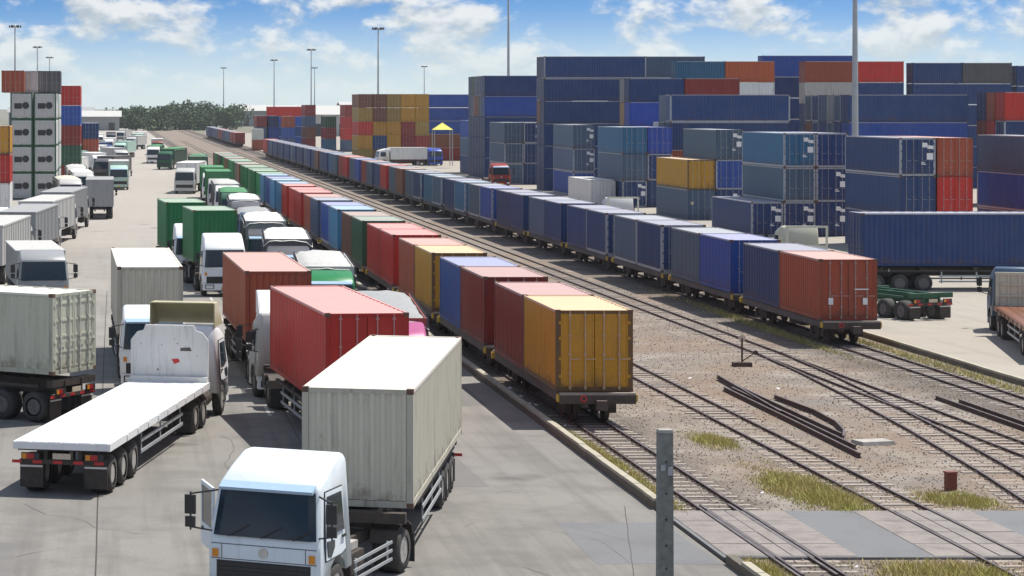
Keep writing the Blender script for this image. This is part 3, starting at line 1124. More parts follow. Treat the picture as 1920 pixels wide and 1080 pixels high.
stack_x('farthest row middle block', 85.2, 312, [[nv, nv, nv, nv, nv, 'blue']], H=2.78, detail=2, hide=4)

# the yellow and brown block in the middle distance
YB = [['olive', 'yellow', 'red', 'olive', 'brown'], ['brown', 'navy', 'yellow', 'brown', 'brown'], ['olive', 'yellow', 'yellow', 'olive', 'olive'],
      ['maroon', 'maroon', 'maroon', 'yellow', 'yellow'], ['maroon', 'maroon', 'olive', 'yellow', 'yellow']]
stack_y('yellow and brown block', 43.2, 420, [(i * 2.5, c_) for i, c_ in enumerate(YB)], H=2.44, detail=2, group='containers in the yellow and brown block')
stack_x('blue block beside the yellow one', 57.0, 440, [['maroon', 'brown', 'blue', 'blue', 'blue'], ['brown', 'navy', 'green', 'blue', 'dark_green']], H=2.45, detail=2)
stack_x('tan and blue block', 69.0, 436, [['maroon', 'brown', 'navy', 'tan', 'slate']], H=2.45, detail=2)

_o = link('buried_containers', REST_MB.mesh('buried_containers', [M['steel'], M['roof'], M['frame'], M['rod']]), color=C['navy'])
_o["kind"] = "stuff"; _o["label"] = "navy containers in the lower tiers, mostly hidden behind the front stacks"
GL = 'refrigerated containers stacked on the left'


# ---------------------------------------------------------------- refrigerated containers (left)
def reefer(x, y, z, label, cc='green', frame_c='dark_green'):
    H, L = 2.895, L40
    o = bpy.data.objects.new('refrigerated_container', None); col.objects.link(o)
    o.location = (x, y, z); tag(o, label, 'container', GL)
    key = 'reefer'
    if key not in CM:
        b = MB()
        b.box(-W2 + .05, W2 - .05, -L / 2 + .05, L / 2 - .05, .15, H - .06)
        for k in range(20):
            yy = -L / 2 + .5 + k * .59
            for s in (-1, 1):
                xa, xb = sorted((s * (W2 - .05), s * (W2 - .028)))
                b.box(xa, xb, yy, yy + .3, .25, H - .2)
        CM['reefer'] = b.mesh('insulated_box', [M['steel']])
        b = MB()
        b.box(-W2 + .2, W2 - .2, -L / 2 + .0, -L / 2 + .052, .25, H - .22, 0)
        b.box(-.78, .05, -L / 2 - .03, -L / 2 + .01, 1.15, 1.75, 1)
        b.cyl('y', (.45, -L / 2 - .01, 1.5), .38, .05, 16, 1)
        b.box(-.85, .85, -L / 2 - .03, -L / 2 + .01, .45, .95, 2)
        b.box(-.9, .9, -L / 2 - .02, -L / 2 + .01, 1.95, 2.35, 2)
        CM['unit'] = b.mesh('cooling_unit', [M['body'], M['plastic'], M['rod']])
        b = MB(); frame(b, L, H)
        CM['rframe'] = b.mesh('frame', [M['frame']])
    link('insulated_box', CM['reefer'], o, color=C['white'])
    link('cooling_unit', CM['unit'], o, color=C['pale_grey'])
    link('frame', CM['rframe'], o, color=C['dark_green'] if frame_c == 'dark_green' else C['grey'])


for bi, Y0 in enumerate((258.0, 271.5)):
    for ci, X0 in enumerate((-11.35, -8.8)):
        for ti in range(4):
            rowt = 'front row' if bi == 0 else 'back row'
            reefer(X0 + W2, Y0 + L40 / 2, .01 + ti * 2.905, f"green framed refrigerated container, {ordinal(ti + 1)} tier, {'left' if ci == 0 else 'right'} column, {rowt}")
GLL = 'containers stacked on the left'
for (x, y, z, cc, L, lab) in [
        (-12.3 + W2, 261, 11.64, 'rust', L20, 'rust red container at the far left on top of the refrigerated ones'),
        (-10.6 + W2, 264, 11.64, 'pale_grey', L20, 'pale grey container on top of the refrigerated ones'),
        (-8.4 + W2, 264, 11.64, 'dark_grey', L20, 'dark container on top of the right refrigerated column')]:
    container(x, y, z, cc, lab, L=L, detail=1, group=GLL, H=2.4)
stack_y('left stack behind refrigerated ones', -9.4, 305, [(0, ['maroon', 'dark_green', 'navy', 'red', 'brown']), (2.55, ['maroon', 'dark_green', 'maroon', 'blue', 'red'])], H=2.55, detail=2, group=GLL, z0=.01)
stack_y('far left low stack', -7.6, 372, [(0, ['navy', 'rust', 'navy']), (2.6, ['navy', 'rust', 'navy'])], H=2.5, detail=2, group=GLL, z0=.01)
stack_y('short stack at the left edge', -12.5, 228, [(0, ['white', 'red', 'yellow'])], H=2.74, L=L20, detail=1, group=GLL, z0=.01)

# ---------------------------------------------------------------- far containers beyond the yard
FG = 'containers in the distant blocks'
fi = 0
for (x, y, n, tiers) in [(33.5, 560, 1, ['navy', 'slate', 'maroon']), (36.3, 560, 1, ['blue', 'bright_blue', 'navy']), (39.0, 545, 1, ['slate', 'blue', 'rust']),
                         (45, 560, 1, ['maroon', 'brown', 'slate', 'maroon']), (48, 540, 1, ['teal', 'maroon', 'dark_green']), (51, 525, 1, ['slate', 'red', 'red', 'maroon']),
                         (54.5, 540, 1, ['brown', 'dark_green', 'dark_green', 'brown']), (57.5, 560, 1, ['slate', 'dark_green', 'teal'])]:
    fi += 1
    stack_y(f"distant stack, {ordinal(fi)} from left", x, y, [(0, tiers)], H=2.6, L=L40, detail=2, group=FG)
stack_x('distant long side block beyond the train', 38.5, 600, [['blue', 'navy', 'blue', 'red']], H=2.5, detail=2, group=FG)
stack_y('standing before the end of the right-hand train', 31.8, 545, [(0, ['rust', 'white'])], H=2.5, L=L20, detail=2, group=FG, z0=-.02)
stack_y('beside the track, low red box behind the train', 48.5, 470, [(0, ['red'])], H=2.6, L=L20, detail=2, group=FG)

# ---------------------------------------------------------------- trucks
TM = {}


def wheel_meshes():
    def tyre(r, w):
        b = MB()
        b.lathe([(-w / 2, r * .60), (-w / 2, r * .86), (-w * .38, r * .98), (-w * .1, r), (w * .1, r), (w * .38, r * .98), (w / 2, r * .86), (w / 2, r * .60)], 'x', (0, 0, 0), 22, caps=False)
        return b.mesh('tyre', [M['tyre']], True)
    def rim(r, w, mat):
        b = MB()
        b.lathe([(-w * .46, r * .61), (-w * .46, r * .5), (-w * .2, r * .44), (-w * .2, r * .2), (-w * .42, r * .17), (-w * .42, .01)], 'x', (0, 0, 0), 18)
        b.lathe([(w * .46, r * .61), (w * .46, r * .5), (w * .2, r * .44), (w * .2, r * .2), (w * .42, r * .17), (w * .42, .01)], 'x', (0, 0, 0), 18)
        return b.mesh('rim', [mat])
    TM['tyre'] = tyre(.5, .28); TM['tyre2'] = tyre(.5, .60)
    TM['rim'] = rim(.5, .28, M['rim']); TM['rim2'] = rim(.5, .60, M['rim'])
    TM['rimd'] = rim(.5, .28, M['rimdark']); TM['rim2d'] = rim(.5, .60, M['rimdark'])


wheel_meshes()


def cab_profile(za, zb, Lc):
    return [(.02, .60), (0, .9), (0, 1.42), (.05, 1.52), (.27, 2.50), (.34, 2.61), (.95, za), (1.6, zb), (Lc - .12, zb), (Lc, zb - .1),
            (Lc, .80), (1.62, .78), (1.52, .98), (1.25, 1.13), (.85, 1.13), (.58, .98), (.48, .62)]


def cab_mesh(za, zb, Lc, hw):
    key = ('cab', za, zb, Lc, hw)
    if key in TM:
        return TM[key]
    b = MB()
    pr = cab_profile(za, zb, Lc)
    cy, cz = Lc / 2, 1.6
    def sec(sg, off, ins):
        def fn(y, z):
            w = hw - .09 * max(0, min(1.6, (z - 1.5))) - off
            yy = y + (ins if y < cy else -ins)
            zz = z + (-ins if z > 2.4 else 0)
            return (sg * w, yy, zz)
        return fn
    b.prism(pr, [sec(-1, 0, .085), sec(-1, .03, .03), sec(-1, .10, 0), sec(1, .10, 0), sec(1, .03, .03), sec(1, 0, .085)])
    TM[key] = b.mesh('cab', [M['body']], bevel=.028)
    return TM[key]


def mk(name, fn, mats):
    if name not in TM:
        b = MB(); fn(b); TM[name] = b.mesh(name.split('|')[0], mats)
    return TM[name]


def truck(label, kx, ky, rz, cab_c='pure_white', F=4.6, kind='skeletal', TL=12.4, trz=None, detail=0, za=2.82, zb=2.98, hw=1.2,
          body_c='grey', chassis_c=None, tandem=False, deflector=False, bumper_c=None, group='trucks', visor=True, load_h=1.2, name='container_truck',
          bright_rims=True, stripe=None, tarp_c=None, cat='truck', head=None, open_door=False):
    root = bpy.data.objects.new(name, None); col.objects.link(root)
    root.location = (kx, ky, 0); root.rotation_euler = (0, 0, rz)
    tag(root, label, cat, group)
    Lc = 2.0
    c = C[cab_c]
    tr = 0.0 if trz is None else trz - rz
    cr, sr = math.cos(tr), math.sin(tr)

    def part(nm, me, x=0, y=0, z=0, color=None, parent=None, r=0.0, trailer=False):
        if trailer:
            x, y = x * cr - y * sr, x * sr + y * cr
            r = r + tr
        return link(nm, me, parent or root, (x, y, z), r, color)

    def wheels(y, dual, trailer=False, steer=False):
        for s in (-1, 1):
            xo = s * (hw - (.32 if dual else .16))
            w = bpy.data.objects.new('wheel', None)
            t = part('wheel', TM['tyre2' if dual else 'tyre'], xo, y, .5, trailer=trailer)
            rm = ('rim2' if dual else 'rim') + ('' if bright_rims else 'd')
            link('rim', TM[rm], t)
            bpy.data.objects.remove(w)

    # --- cab
    yc = -F
    cb = part('cab', cab_mesh(za, zb, Lc, hw), 0, yc, 0, c)
    ws = mk(f'windshield|{hw}', lambda b: (b.prism([(.055, 1.56), (.262, 2.47), (.235, 2.48), (.028, 1.565)],
            [(lambda y, z: (-hw + .10 + (z - 1.5) * .09, y + .03, z)), (lambda y, z: (-hw + .24 + (z - 1.5) * .09, y - .012, z)),
             (lambda y, z: (hw - .24 - (z - 1.5) * .09, y - .012, z)), (lambda y, z: (hw - .10 - (z - 1.5) * .09, y + .03, z))])), [M['glass']])
    w_ = part('windshield', ws, 0, 0, 0, parent=cb)
    if detail <= 1:
        def wip(b):
            b.bar((0, -.012, 1.56), (.42, .06, 1.80), .02, .02)
        for x in (-.75, -.05, .62):
            part('wiper', mk('wiper', wip, [M['plastic']]), x, 0, 0, parent=cb)
        if detail == 0:
            for x in (-.62, .18):
                part('sticker', mk('sticker', lambda b: b.prism([(.182, 2.20), (.206, 2.30), (.20, 2.30), (.176, 2.20)], [(lambda y, z: (-.05, y - .012, z)), (lambda y, z: (.05, y - .012, z))]), [M['cream_mark']]), x, 0, 0, parent=cb)
        if visor:
            part('reflection_strip', mk(f'reflection_strip|{hw}', lambda b: b.prism([(.205, 2.30), (.232, 2.42), (.228, 2.42), (.201, 2.30)], [(lambda y, z: (-hw + .27 + (z - 1.5) * .09, y - .010, z)), (lambda y, z: (hw - .27 - (z - 1.5) * .09, y - .010, z))]), [M['strip']]), 0, 0, 0, parent=cb)  # windscreen-top reflection painted as a pale strip
            part('sun_visor', mk(f'sun_visor|{hw}', lambda b: b.prism([(.10, 2.52), (.34, 2.62), (.36, 2.58), (.12, 2.46)], [(lambda y, z: (-hw + .2, y, z)), (lambda y, z: (hw - .2, y, z))]), [M['strip']]), 0, 0, 0, parent=cb)  # visor takes the painted reflection colour
    if detail == 0:
        part('panel_seam', mk(f'panel_seam|{hw}', lambda b: (b.box(-hw + .08, hw - .08, -.006, .01, 1.105, 1.118), b.box(-hw + .08, hw - .08, -.006, .01, 1.40, 1.412), b.box(-hw + .30, -hw + .312, -.006, .01, 1.118, 1.40), b.box(hw - .312, hw - .30, -.006, .01, 1.118, 1.40)), [M['plastic']]), 0, 0, 0, parent=cb)
    bc = C[bumper_c] if bumper_c else c
    part('bumper', mk(f'bumper|{hw}', lambda b: (b.box(-hw + .02, hw - .02, -.09, .40, .36, .70, 0, (.02, .03))), [M['body']]), 0, yc, 0, bc)
    part('grille', mk(f'grille|{hw}', lambda b: ([b.box(-hw + .22, hw - .22, -.024, .01, .74 + k * .085, .795 + k * .085, 0) for k in range(4)], b.box(-hw + .2, hw - .2, -.012, .01, .72, 1.08, 0)), [M['plastic']]), 0, 0, 0, parent=cb)
    if detail <= 1:
        for s in (-1, 1):
            part('headlight', mk('headlight', lambda b: (b.box(-.20, .20, -.105, -.02, .46, .62, 0, (.01, .0)), b.box(-.24, .24, -.098, -.02, .43, .65, 1)), [M['lamp'], M['plastic']]), s * (hw - .36), yc, 0)
            part('indicator', mk('indicator', lambda b: b.box(-.06, .06, -.03, .02, 1.14, 1.30), [M['amber_lens']]), s * (hw - .17), 0, 0, parent=cb)
        part('number_plate', mk('number_plate', lambda b: b.box(-.22, .22, -.11, -.088, .40, .52), [M['yellow_mark']]), 0, yc, 0)
        part('emblem', mk('emblem', lambda b: b.lathe([(-.02, .10), (.02, .10)], 'y', (0, 0, 1.27), 14), [M['chrome']]), 0, 0, 0, parent=cb)
    # doors with windows, mirrors
    for s in (-1, 1):
        def dr(b, s=s):
            p = [(.34, 1.15), (.34, 1.55), (.50, 2.46), (1.50, 2.46), (1.50, 1.22), (1.25, 1.16)]
            b.prism(p, [(lambda y, z: (s * (hw - .04 - .09 * max(0, z - 1.5)), y, z)), (lambda y, z: (s * (hw + .014 - .09 * max(0, z - 1.5)), y, z))])
        if detail == 0:
            def ds(b, s=s):
                p = [(.315, 1.12), (.315, 1.55), (.48, 2.485), (1.525, 2.485), (1.525, 1.19), (1.27, 1.13)]
                b.prism(p, [(lambda y, z: (s * (hw - .05 - .09 * max(0, z - 1.5)), y, z)), (lambda y, z: (s * (hw + .007 - .09 * max(0, z - 1.5)), y, z))])
            part('door_seal', mk(f'door_seal|{s}{hw}', ds, [M['plastic']]), 0, 0, 0, parent=cb)
        if open_door and s < 0:
            def od(b):
                b.box(-.05, .0, .0, 1.16, 1.15, 1.60)
                b.box(-.05, .0, .0, .10, 1.60, 2.44); b.box(-.05, .0, 1.06, 1.16, 1.60, 2.44); b.box(-.05, .0, .10, 1.06, 2.36, 2.44)
            dd = part('door', mk('open_door', od, [M['body']]), -hw + .02, .34, 0, c, parent=cb, r=R(34))
            dd["label"] = "cab door standing open"
            link('side_window', mk('open_window', lambda b: b.box(-.035, -.015, .10, 1.06, 1.60, 2.36), [M['glass']]), dd)
            b_ = MB(); b_.box(-.075, -.05, .86, 1.02, 1.46, 1.51); link('door_handle', b_.mesh('door_handle', [M['plastic']]), dd)
        d = None if (open_door and s < 0) else part('door', mk(f'door|{s}{hw}', dr, [M['body']]), 0, 0, 0, c, parent=cb) if detail <= 1 else None
        def wn_(b, s=s):
            p = [(.44, 1.72), (.56, 2.38), (1.42, 2.38), (1.42, 1.62), (.80, 1.62)]
            b.prism(p, [(lambda y, z: (s * (hw - .03 - .09 * max(0, z - 1.5)), y, z)), (lambda y, z: (s * (hw + .024 - .09 * max(0, z - 1.5)), y, z))])
        if not (open_door and s < 0):
            part('side_window', mk(f'side_window|{s}{hw}', wn_, [M['glass']]), 0, 0, 0, parent=cb)
        if detail == 0:
            def lw(b, s=s):
                p = [(.42, 1.22), (.42, 1.52), (.82, 1.50), (.82, 1.36), (.62, 1.18)]
                b.prism(p, [(lambda y, z: (s * (hw - .02), y, z)), (lambda y, z: (s * (hw + .022), y, z))])
            part('kerb_window', mk(f'kerb_window|{s}{hw}', lw, [M['glass']]), 0, 0, 0, parent=cb)
            part('door_handle', mk(f'door_handle|{s}', lambda b, s=s: b.box(*sorted((s * (hw + .01), s * (hw + .045))), 1.25, 1.44, 1.48, 1.53), [M['plastic']]), 0, 0, 0, parent=cb)
            part('door_step', mk(f'door_step|{s}', lambda b, s=s: (b.box(*sorted((s * (hw - .25), s * (hw - .01))), .50, .95, .40, .46), b.box(*sorted((s * (hw - .25), s * (hw - .03))), .50, .95, .62, .67)), [M['plastic']]), 0, 0, 0, parent=cb)
        if detail <= 1:
            def mir(b, s=s):
                b.bar((s * (hw - .08), .12, 1.62), (s * (hw + .30), -.16, 1.72), .03)
                b.bar((s * (hw - .12), .28, 2.42), (s * (hw + .30), -.16, 2.38), .03)
                b.bar((s * (hw + .30), -.16, 1.66), (s * (hw + .30), -.16, 2.42), .03)
                b.box(s * (hw + .30) - .11, s * (hw + .30) + .11, -.21, -.14, 1.98, 2.36)
                b.box(s * (hw + .30) - .10, s * (hw + .30) + .10, -.21, -.14, 1.72, 1.93)
            part('mirror', mk(f'mirror|{s}{hw}', mir, [M['plastic']]), 0, 0, 0, parent=cb)
    if deflector:
        def df(b):
            b.prism([(.45, zb - .05), (1.35, zb + .72), (1.42, zb + .72), (.60, zb - .05)], [(lambda y, z: (-hw + .16, y, z)), (lambda y, z: (hw - .16, y, z))])
            for s in (-1, 1):
                xa, xb = sorted((s * (hw - .16), s * (hw - .12)))
                b.prism([(.48, zb - .06), (1.36, zb + .71), (1.95, zb + .71), (1.95, zb - .06)], [(lambda y, z: (xa, y, z)), (lambda y, z: (xb, y, z))])
            b.box(-hw + .16, hw - .16, 1.36, 1.95, zb + .69, zb + .725)
        part('wind_deflector', mk(f'wind_deflector|{zb}{hw}', df, [M['body']]), 0, 0, 0, (.50, .45, .26) if deflector == 'cream' else c, parent=cb)
    if stripe:
        part('stripe', mk(f'stripe|{stripe}', lambda b: b.box(-hw + .3, hw - .3, -.016, .0, 1.10, 1.22), [M[stripe]]), 0, 0, 0, parent=cb)
    # --- tractor frame
    cc = C[chassis_c] if chassis_c else (0.03, 0.028, 0.027)
    back = 1.0 if kind in ('skeletal', 'flat', 'none') else TL
    def fr(b):
        for s in (-1, 1):
            b.box(s * .42 - .05, s * .42 + .05, yc + .4, back, .72, .96)
        for y in (yc + 2.2, yc + 3.2, -.4, .7):
            b.box(-.45, .45, y, y + .1, .76, .92)
        b.cyl('y', (-.78, yc + 2.75, .70), .27, .95, 14)
        b.box(.55, 1.05, yc + 2.2, yc + 3.1, .48, .94)
        b.box(-.5, .5, yc + .5, yc + 2.1, .62, 1.0)
        if kind in ('skeletal', 'flat', 'none'):
            b.cyl('z', (0, .05, 1.10), .48, .09, 16)
            b.box(-.5, .5, -.35, .45, .95, 1.07)
    b = MB(); fr(b)
    part('tractor_frame', b.mesh('tractor_frame', [M['chassis']]))
    wheels(yc + 1.06, False)
    if detail == 0 and kind == 'skeletal':
        for s in (-1, 1):
            b = MB()
            for z in (.42, .60, .78):
                b.box(*sorted((s * (hw - .05), s * (hw - .02))), yc + 2.15, -.95, z, z + .06)
            for y in (yc + 2.3, -1.2):
                b.box(*sorted((s * (hw - .08), s * (hw - .05))), y, y + .06, .42, .86)
            part('side_guard', b.mesh('side_guard', [M['galv']]))
        b = MB(); b.box(-.95, .95, yc + 2.2, yc + 3.0, .96, 1.12); b.box(-.7, .7, yc + 2.3, yc + 2.9, 1.12, 1.3)
        part('engine_cover', b.mesh('engine_cover', [M['concrete']]))
    ax = ([-.1] if not tandem else [-.65, .65]) if kind in ('skeletal', 'flat', 'none') else ([TL - 3.0, TL - 1.7] if TL > 4 else [TL - 1.6])
    for y in ax:
        wheels(y, True)
    if detail <= 1 and kind in ('skeletal', 'flat', 'none'):
        for s in (-1, 1):
            part('mudguard', mk('mudguard', lambda b: b.prism([(-.62, .72), (-.50, .98), (-.2, 1.12), (.2, 1.12), (.50, .98), (.62, .60), (.60, .60), (.48, .95), (.18, 1.08), (-.18, 1.08), (-.48, .95), (-.60, .70)], [(lambda y, z: (-.31, y, z)), (lambda y, z: (.31, y, z))]), [M['chassis']]), s * (hw - .32), ax[-1], 0)
            part('mudflap', mk('mudflap', lambda b: b.box(-.30, .30, -.015, .015, .12, .75), [M['tyre']]), s * (hw - .32), ax[-1] + .72, 0)
    # --- trailer or body
    if kind in ('skeletal', 'flat'):
        zt = 1.38
        def beams(b):
            for s in (-1, 1):
                b.box(s * .46 - .07, s * .46 + .07, -.9, TL - 1.0, 1.16, 1.34)
                b.box(s * .46 - .05, s * .46 + .05, 1.6, TL - 1.05, .86, 1.18)
                if kind == 'skeletal':
                    b.box(*sorted((s * 1.20, s * 1.10)), 1.8, TL - 1.6, 1.12, 1.22)
            n = int(TL / 1.5)
            for k in range(n):
                y = -.7 + k * (TL - .6) / n
                b.box(-1.12 if kind == 'skeletal' and k % 3 == 0 else -.55, 1.12 if kind == 'skeletal' and k % 3 == 0 else .55, y, y + .12, 1.14, 1.30)
            for y in (-.92, TL / 2 - 1.0, TL - 1.25):
                b.box(-1.21, 1.21, y, y + .22, 1.15, 1.375)
            # landing legs
            for s in (-1, 1):
                b.box(s * .7 - .07, s * .7 + .07, 2.3, 2.44, .25, 1.2)
                b.box(s * .7 - .16, s * .7 + .16, 2.2, 2.54, .2, .26)
        b = MB(); beams(b)
        part('trailer_frame', b.mesh('trailer_frame', [M['chassis']] if not chassis_c else [M['frame']]), trailer=True, color=cc)
        for y in (TL - 4.4, TL - 3.1, TL - 1.8)[(0 if TL > 11 else 1):]:
            wheels(y, True, True)
        for s in (-1, 1):
            def sg(b, s=s):
                for z in (.55, .85):
                    b.box(*sorted((s * 1.17, s * 1.20)), 2.9, TL - 5.2, z, z + .09)
                for y in (3.1, (TL - 2) / 2, TL - 5.4):
                    b.box(*sorted((s * 1.14, s * 1.17)), y, y + .08, .5, 1.15)
            b = MB(); sg(b)
            part('side_guard', b.mesh('side_guard', [M['galv']]), trailer=True)
            if detail <= 1:
                part('tail_light', mk('tail_light', lambda b: (b.box(-.24, .24, -.03, .03, .92, 1.10, 0), b.box(-.10, .10, .03, .042, .94, 1.08, 1), b.box(.10, .22, .03, .042, .94, 1.08, 2)), [M['plastic'], M['red_lens'], M['amber_lens']]), s * .85, TL - .98, 0, trailer=True)
                part('mudflap', mk('mudflapt', lambda b: (b.box(-.31, .31, -.015, .015, .18, .78, 0), b.box(-.30, .30, .015, .02, .70, .75, 1)), [M['chassis'], M['white_mark']]), s * .86, TL - 1.15, 0, trailer=True)
        part('rear_bumper', mk('rear_bumper', lambda b: (b.box(-1.15, 1.15, -.05, .05, .80, .92, 0), [b.box(-1.1 + k * .55, -.85 + k * .55, .05, .056, .82, .90, 1) for k in range(5)]), [M['chassis'], M['red_mark']]), 0, TL - 1.05, 0, trailer=True)
        part('number_plate', mk('number_plate_rear', lambda b: b.box(-.24, .24, -.01, .01, .95, 1.10), [M['cream_mark']]), 0, TL - .93, 0, trailer=True)
    if kind == 'flat':
        def deck(b):
            b.box(-1.25, 1.25, -1.0, TL - .9, 1.20, 1.375, 0)
        b = MB(); deck(b)
        dk = part('deck', b.mesh('deck', [M['body']]), trailer=True, color=C[body_c])
        # planks of the deck
        bp = MB(); bp.box(-.20, .20, -1.0, TL - .92, 0, .022, taper=(.006, .002)); pm = bp.mesh('plank', [M['body']])
        for k in range(6):
            o = link('plank', pm, dk, (-1.03 + k * .412, 0, 1.374), color=tuple(v * random.uniform(.93, 1.03) for v in C[body_c]))
        for s in (-1, 1):
            bs = MB(); bs.box(*sorted((s * 1.252, s * 1.30)), -1.0, TL - .9, 1.19, 1.39)
            for k in range(9):
                bs.box(*sorted((s * 1.30, s * 1.325)), .2 + k * 1.35, .3 + k * 1.35, 1.2, 1.36)
            link('side_rail', bs.mesh('side_rail', [M['body']]), dk, color=C[body_c])
        def hb(b):
            p = [(-1.25, 1.38), (-1.25, 2.70), (-1.05, 2.95), (-.85, 3.0), (-.78, 3.18), (.78, 3.18), (.85, 3.0), (1.05, 2.95), (1.25, 2.70), (1.25, 1.38)]
            i = b.pts([(x, -1.06, z) for x, z in p] + [(x, -1.0, z) for x, z in p]); n = len(p)
            b.face([i + k for k in range(n)]); b.face([i + n + k for k in reversed(range(n))])
            for k in range(n):
                k2 = (k + 1) % n
                b.face((i + k, i + k2, i + n + k2, i + n + k))
            b.box(-1.24, 1.24, -.99, -.80, 1.39, 1.56)
            for x0, x1 in ((-1.25, -1.18), (1.18, 1.25)):
                b.box(x0, x1, -1.0, -.96, 1.56, 2.68)
            b.box(-.76, .76, -1.0, -.96, 3.10, 3.17)
        if head == 'frame':
            def hb(b):
                for x0, x1 in ((-1.22, -1.10), (1.10, 1.22)):
                    b.box(x0, x1, -1.04, -.96, 1.38, 3.05)
                b.box(-1.22, 1.22, -1.045, -.955, 2.95, 3.07)
                b.box(-1.1, 1.1, -1.03, -.97, 1.40, 1.9)
        elif head == 'stake':
            def hb(b):
                b.box(-1.22, 1.22, -1.06, -1.0, 1.38, 2.78)
                b.box(-1.24, 1.24, -1.07, -.94, 2.74, 2.86)
                for k in range(6):
                    b.box(-1.2 + k * .46, -1.1 + k * .46, -1.0, -.95, 1.40, 2.74)
                for z in (1.8, 2.3):
                    b.box(-1.22, 1.22, -.955, -.93, z, z + .08)
        b = MB(); hb(b)
        h = part('headboard', b.mesh('headboard', [M['tarp']]), trailer=True, color=C['cream'] if head else C['white'])
        if head:
            return root
        b = MB()
        b.quad((-.72, -.994, 2.36), (-.34, -.994, 2.36), (-.36, -.994, 2.46), (-.66, -.994, 2.48))
        link('worn_mark', b.mesh('worn_mark', [M['wagon_side']]), h)
        b = MB()
        b.quad((-.34, -.994, 2.02), (-.16, -.994, 1.94), (-.06, -.994, 2.10), (-.28, -.994, 2.12))
        link('worn_mark', b.mesh('worn_mark', [M['red_mark']]), h)
        for _ in range(7):
            u, z = random.uniform(-1.05, 1.05), random.uniform(1.6, 2.75); e, f = random.uniform(.015, .05), random.uniform(.02, .08)
            b = MB(); b.quad((u, -.9945, z), (u + e, -.9945, z + random.uniform(-.02, .02)), (u + e * .8, -.9945, z + f), (u + e * .1, -.9945, z + f * .8))
            link('worn_mark', b.mesh('worn_mark', [M[random.choice(('casting', 'wagon_side', 'rail'))]]), h)
    if kind in ('tarp', 'box'):
        y0, y1 = yc + Lc + .25, TL
        zl = 1.15
        if kind == 'box':
            b = MB(); b.box(-1.22, 1.22, y0, y1, zl, zl + load_h)
            for k in range(int((y1 - y0) / .8)):
                for s in (-1, 1):
                    b.box(*sorted((s * 1.22, s * 1.26)), y0 + .2 + k * .8, y0 + .3 + k * .8, zl, zl + load_h - .04)
            b.box(-1.25, 1.25, y0 - .02, y1 + .02, zl + load_h - .08, zl + load_h + .02)
            part('cargo_box', b.mesh('cargo_box', [M['tarp']]), color=C[body_c])
        else:
            b = MB()
            b.box(-1.2, 1.2, y0, y1, zl, zl + .15)
            part('cargo_bed', b.mesh('cargo_bed', [M['tarp']]), color=C[body_c])
            for s in (-1, 1):
                b = MB()
                n = int((y1 - y0) / .7)
                for k in range(n + 1):
                    yy = y0 + k * (y1 - y0 - .08) / n
                    b.box(*sorted((s * 1.18, s * 1.25)), yy, yy + .08, zl, zl + load_h)
                part('stake_rail', b.mesh('stake_rail', [M['body']]), color=C['dark_grey'])
                for k in range(5):
                    zz = zl + .2 + k * (load_h - .2) / 5
                    b = MB(); b.box(*sorted((s * 1.15, s * 1.19)), y0, y1, zz, zz + (load_h - .2) / 5 - .05)
                    part('side_board', b.mesh('side_board', [M['tarp']]), color=C[body_c])
            for yy in (y0, y1 - .05):
                b = MB(); b.box(-1.15, 1.15, yy, yy + .05, zl, zl + load_h - .03)
                part('end_board', b.mesh('end_board', [M['tarp']]), color=C[body_c])
            # sagging tarpaulin over the load
            b = MB(); nx, ny = 8, 12
            P = []
            for j in range(ny + 1):
                for i in range(nx + 1):
                    u = -1 + 2 * i / nx
                    yy = y0 - .1 + (y1 - y0 + .2) * j / ny
                    z = zl + load_h + .13 * (1 - u * u) * (.75 + .25 * math.sin(j * 1.3)) + random.uniform(-.03, .03)
                    if abs(u) > .99:
                        z = zl + load_h - .22 + random.uniform(-.08, .05)
                    if j in (0, ny):
                        z -= .22
                    P.append((u * 1.27, yy, z))
            i0 = b.pts(P)
            for j in range(ny):
                for i in range(nx):
                    q = i0 + j * (nx + 1) + i
                    b.face((q, q + 1, q + nx + 2, q + nx + 1))
            part('tarpaulin', b.mesh('tarpaulin', [M['tarp']], True), color=C[tarp_c or 'pale_grey'])
    return root


def load_on(kx, ky, trz, colour, label, L=L40, H=2.591, front=-.35, detail=0, mark=None, door_front=False, z=1.385, group='containers carried by trucks'):
    """container on a trailer whose kingpin is at kx,ky; door end to the rear"""
    yb = front + L / 2
    x = kx - yb * math.sin(trz); y = ky + yb * math.cos(trz)
    rz = trz + (0 if door_front else math.pi)
    return container(x, y, z, colour, label, L=L, H=H, rz=rz, detail=detail, mark=mark, group=group, jit=False)


G1 = 'trucks queuing in the yard'
# front truck facing the camera
truck('white cab-over truck nearest the camera, facing it, at the bottom edge', 5.26, 52.0, R(-24.5), 'ice', F=5.6, TL=12.6, trz=R(-13.2), za=2.88, zb=3.08, hw=1.19, group=G1, bright_rims=True, open_door=True)
load_on(5.36, 52.0, R(-13.2), 'cream', 'cream container behind the white cab nearest the camera')

# empty flatbed on the left, heading away
truck('empty white flatbed trailer truck with tall scuffed headboard, seen from behind', 1.52, 74.3, R(167.2), 'pure_white', F=5.0, kind='flat', TL=14.0, trz=R(167.2), za=2.85, zb=3.0,
      body_c='pure_white', deflector='cream', tandem=True, group=G1, name='flatbed_truck')

# cream container angled at the left edge
truck('truck at the left edge carrying a cream container, seen from its tail', -10.9, 82.9, R(-124), 'pure_white', TL=12.6, group=G1, detail=1, bright_rims=False)
load_on(-10.9, 82.9, R(-124), 'cream', 'cream container with weathered doors at the left edge', front=-.6, z=1.55)

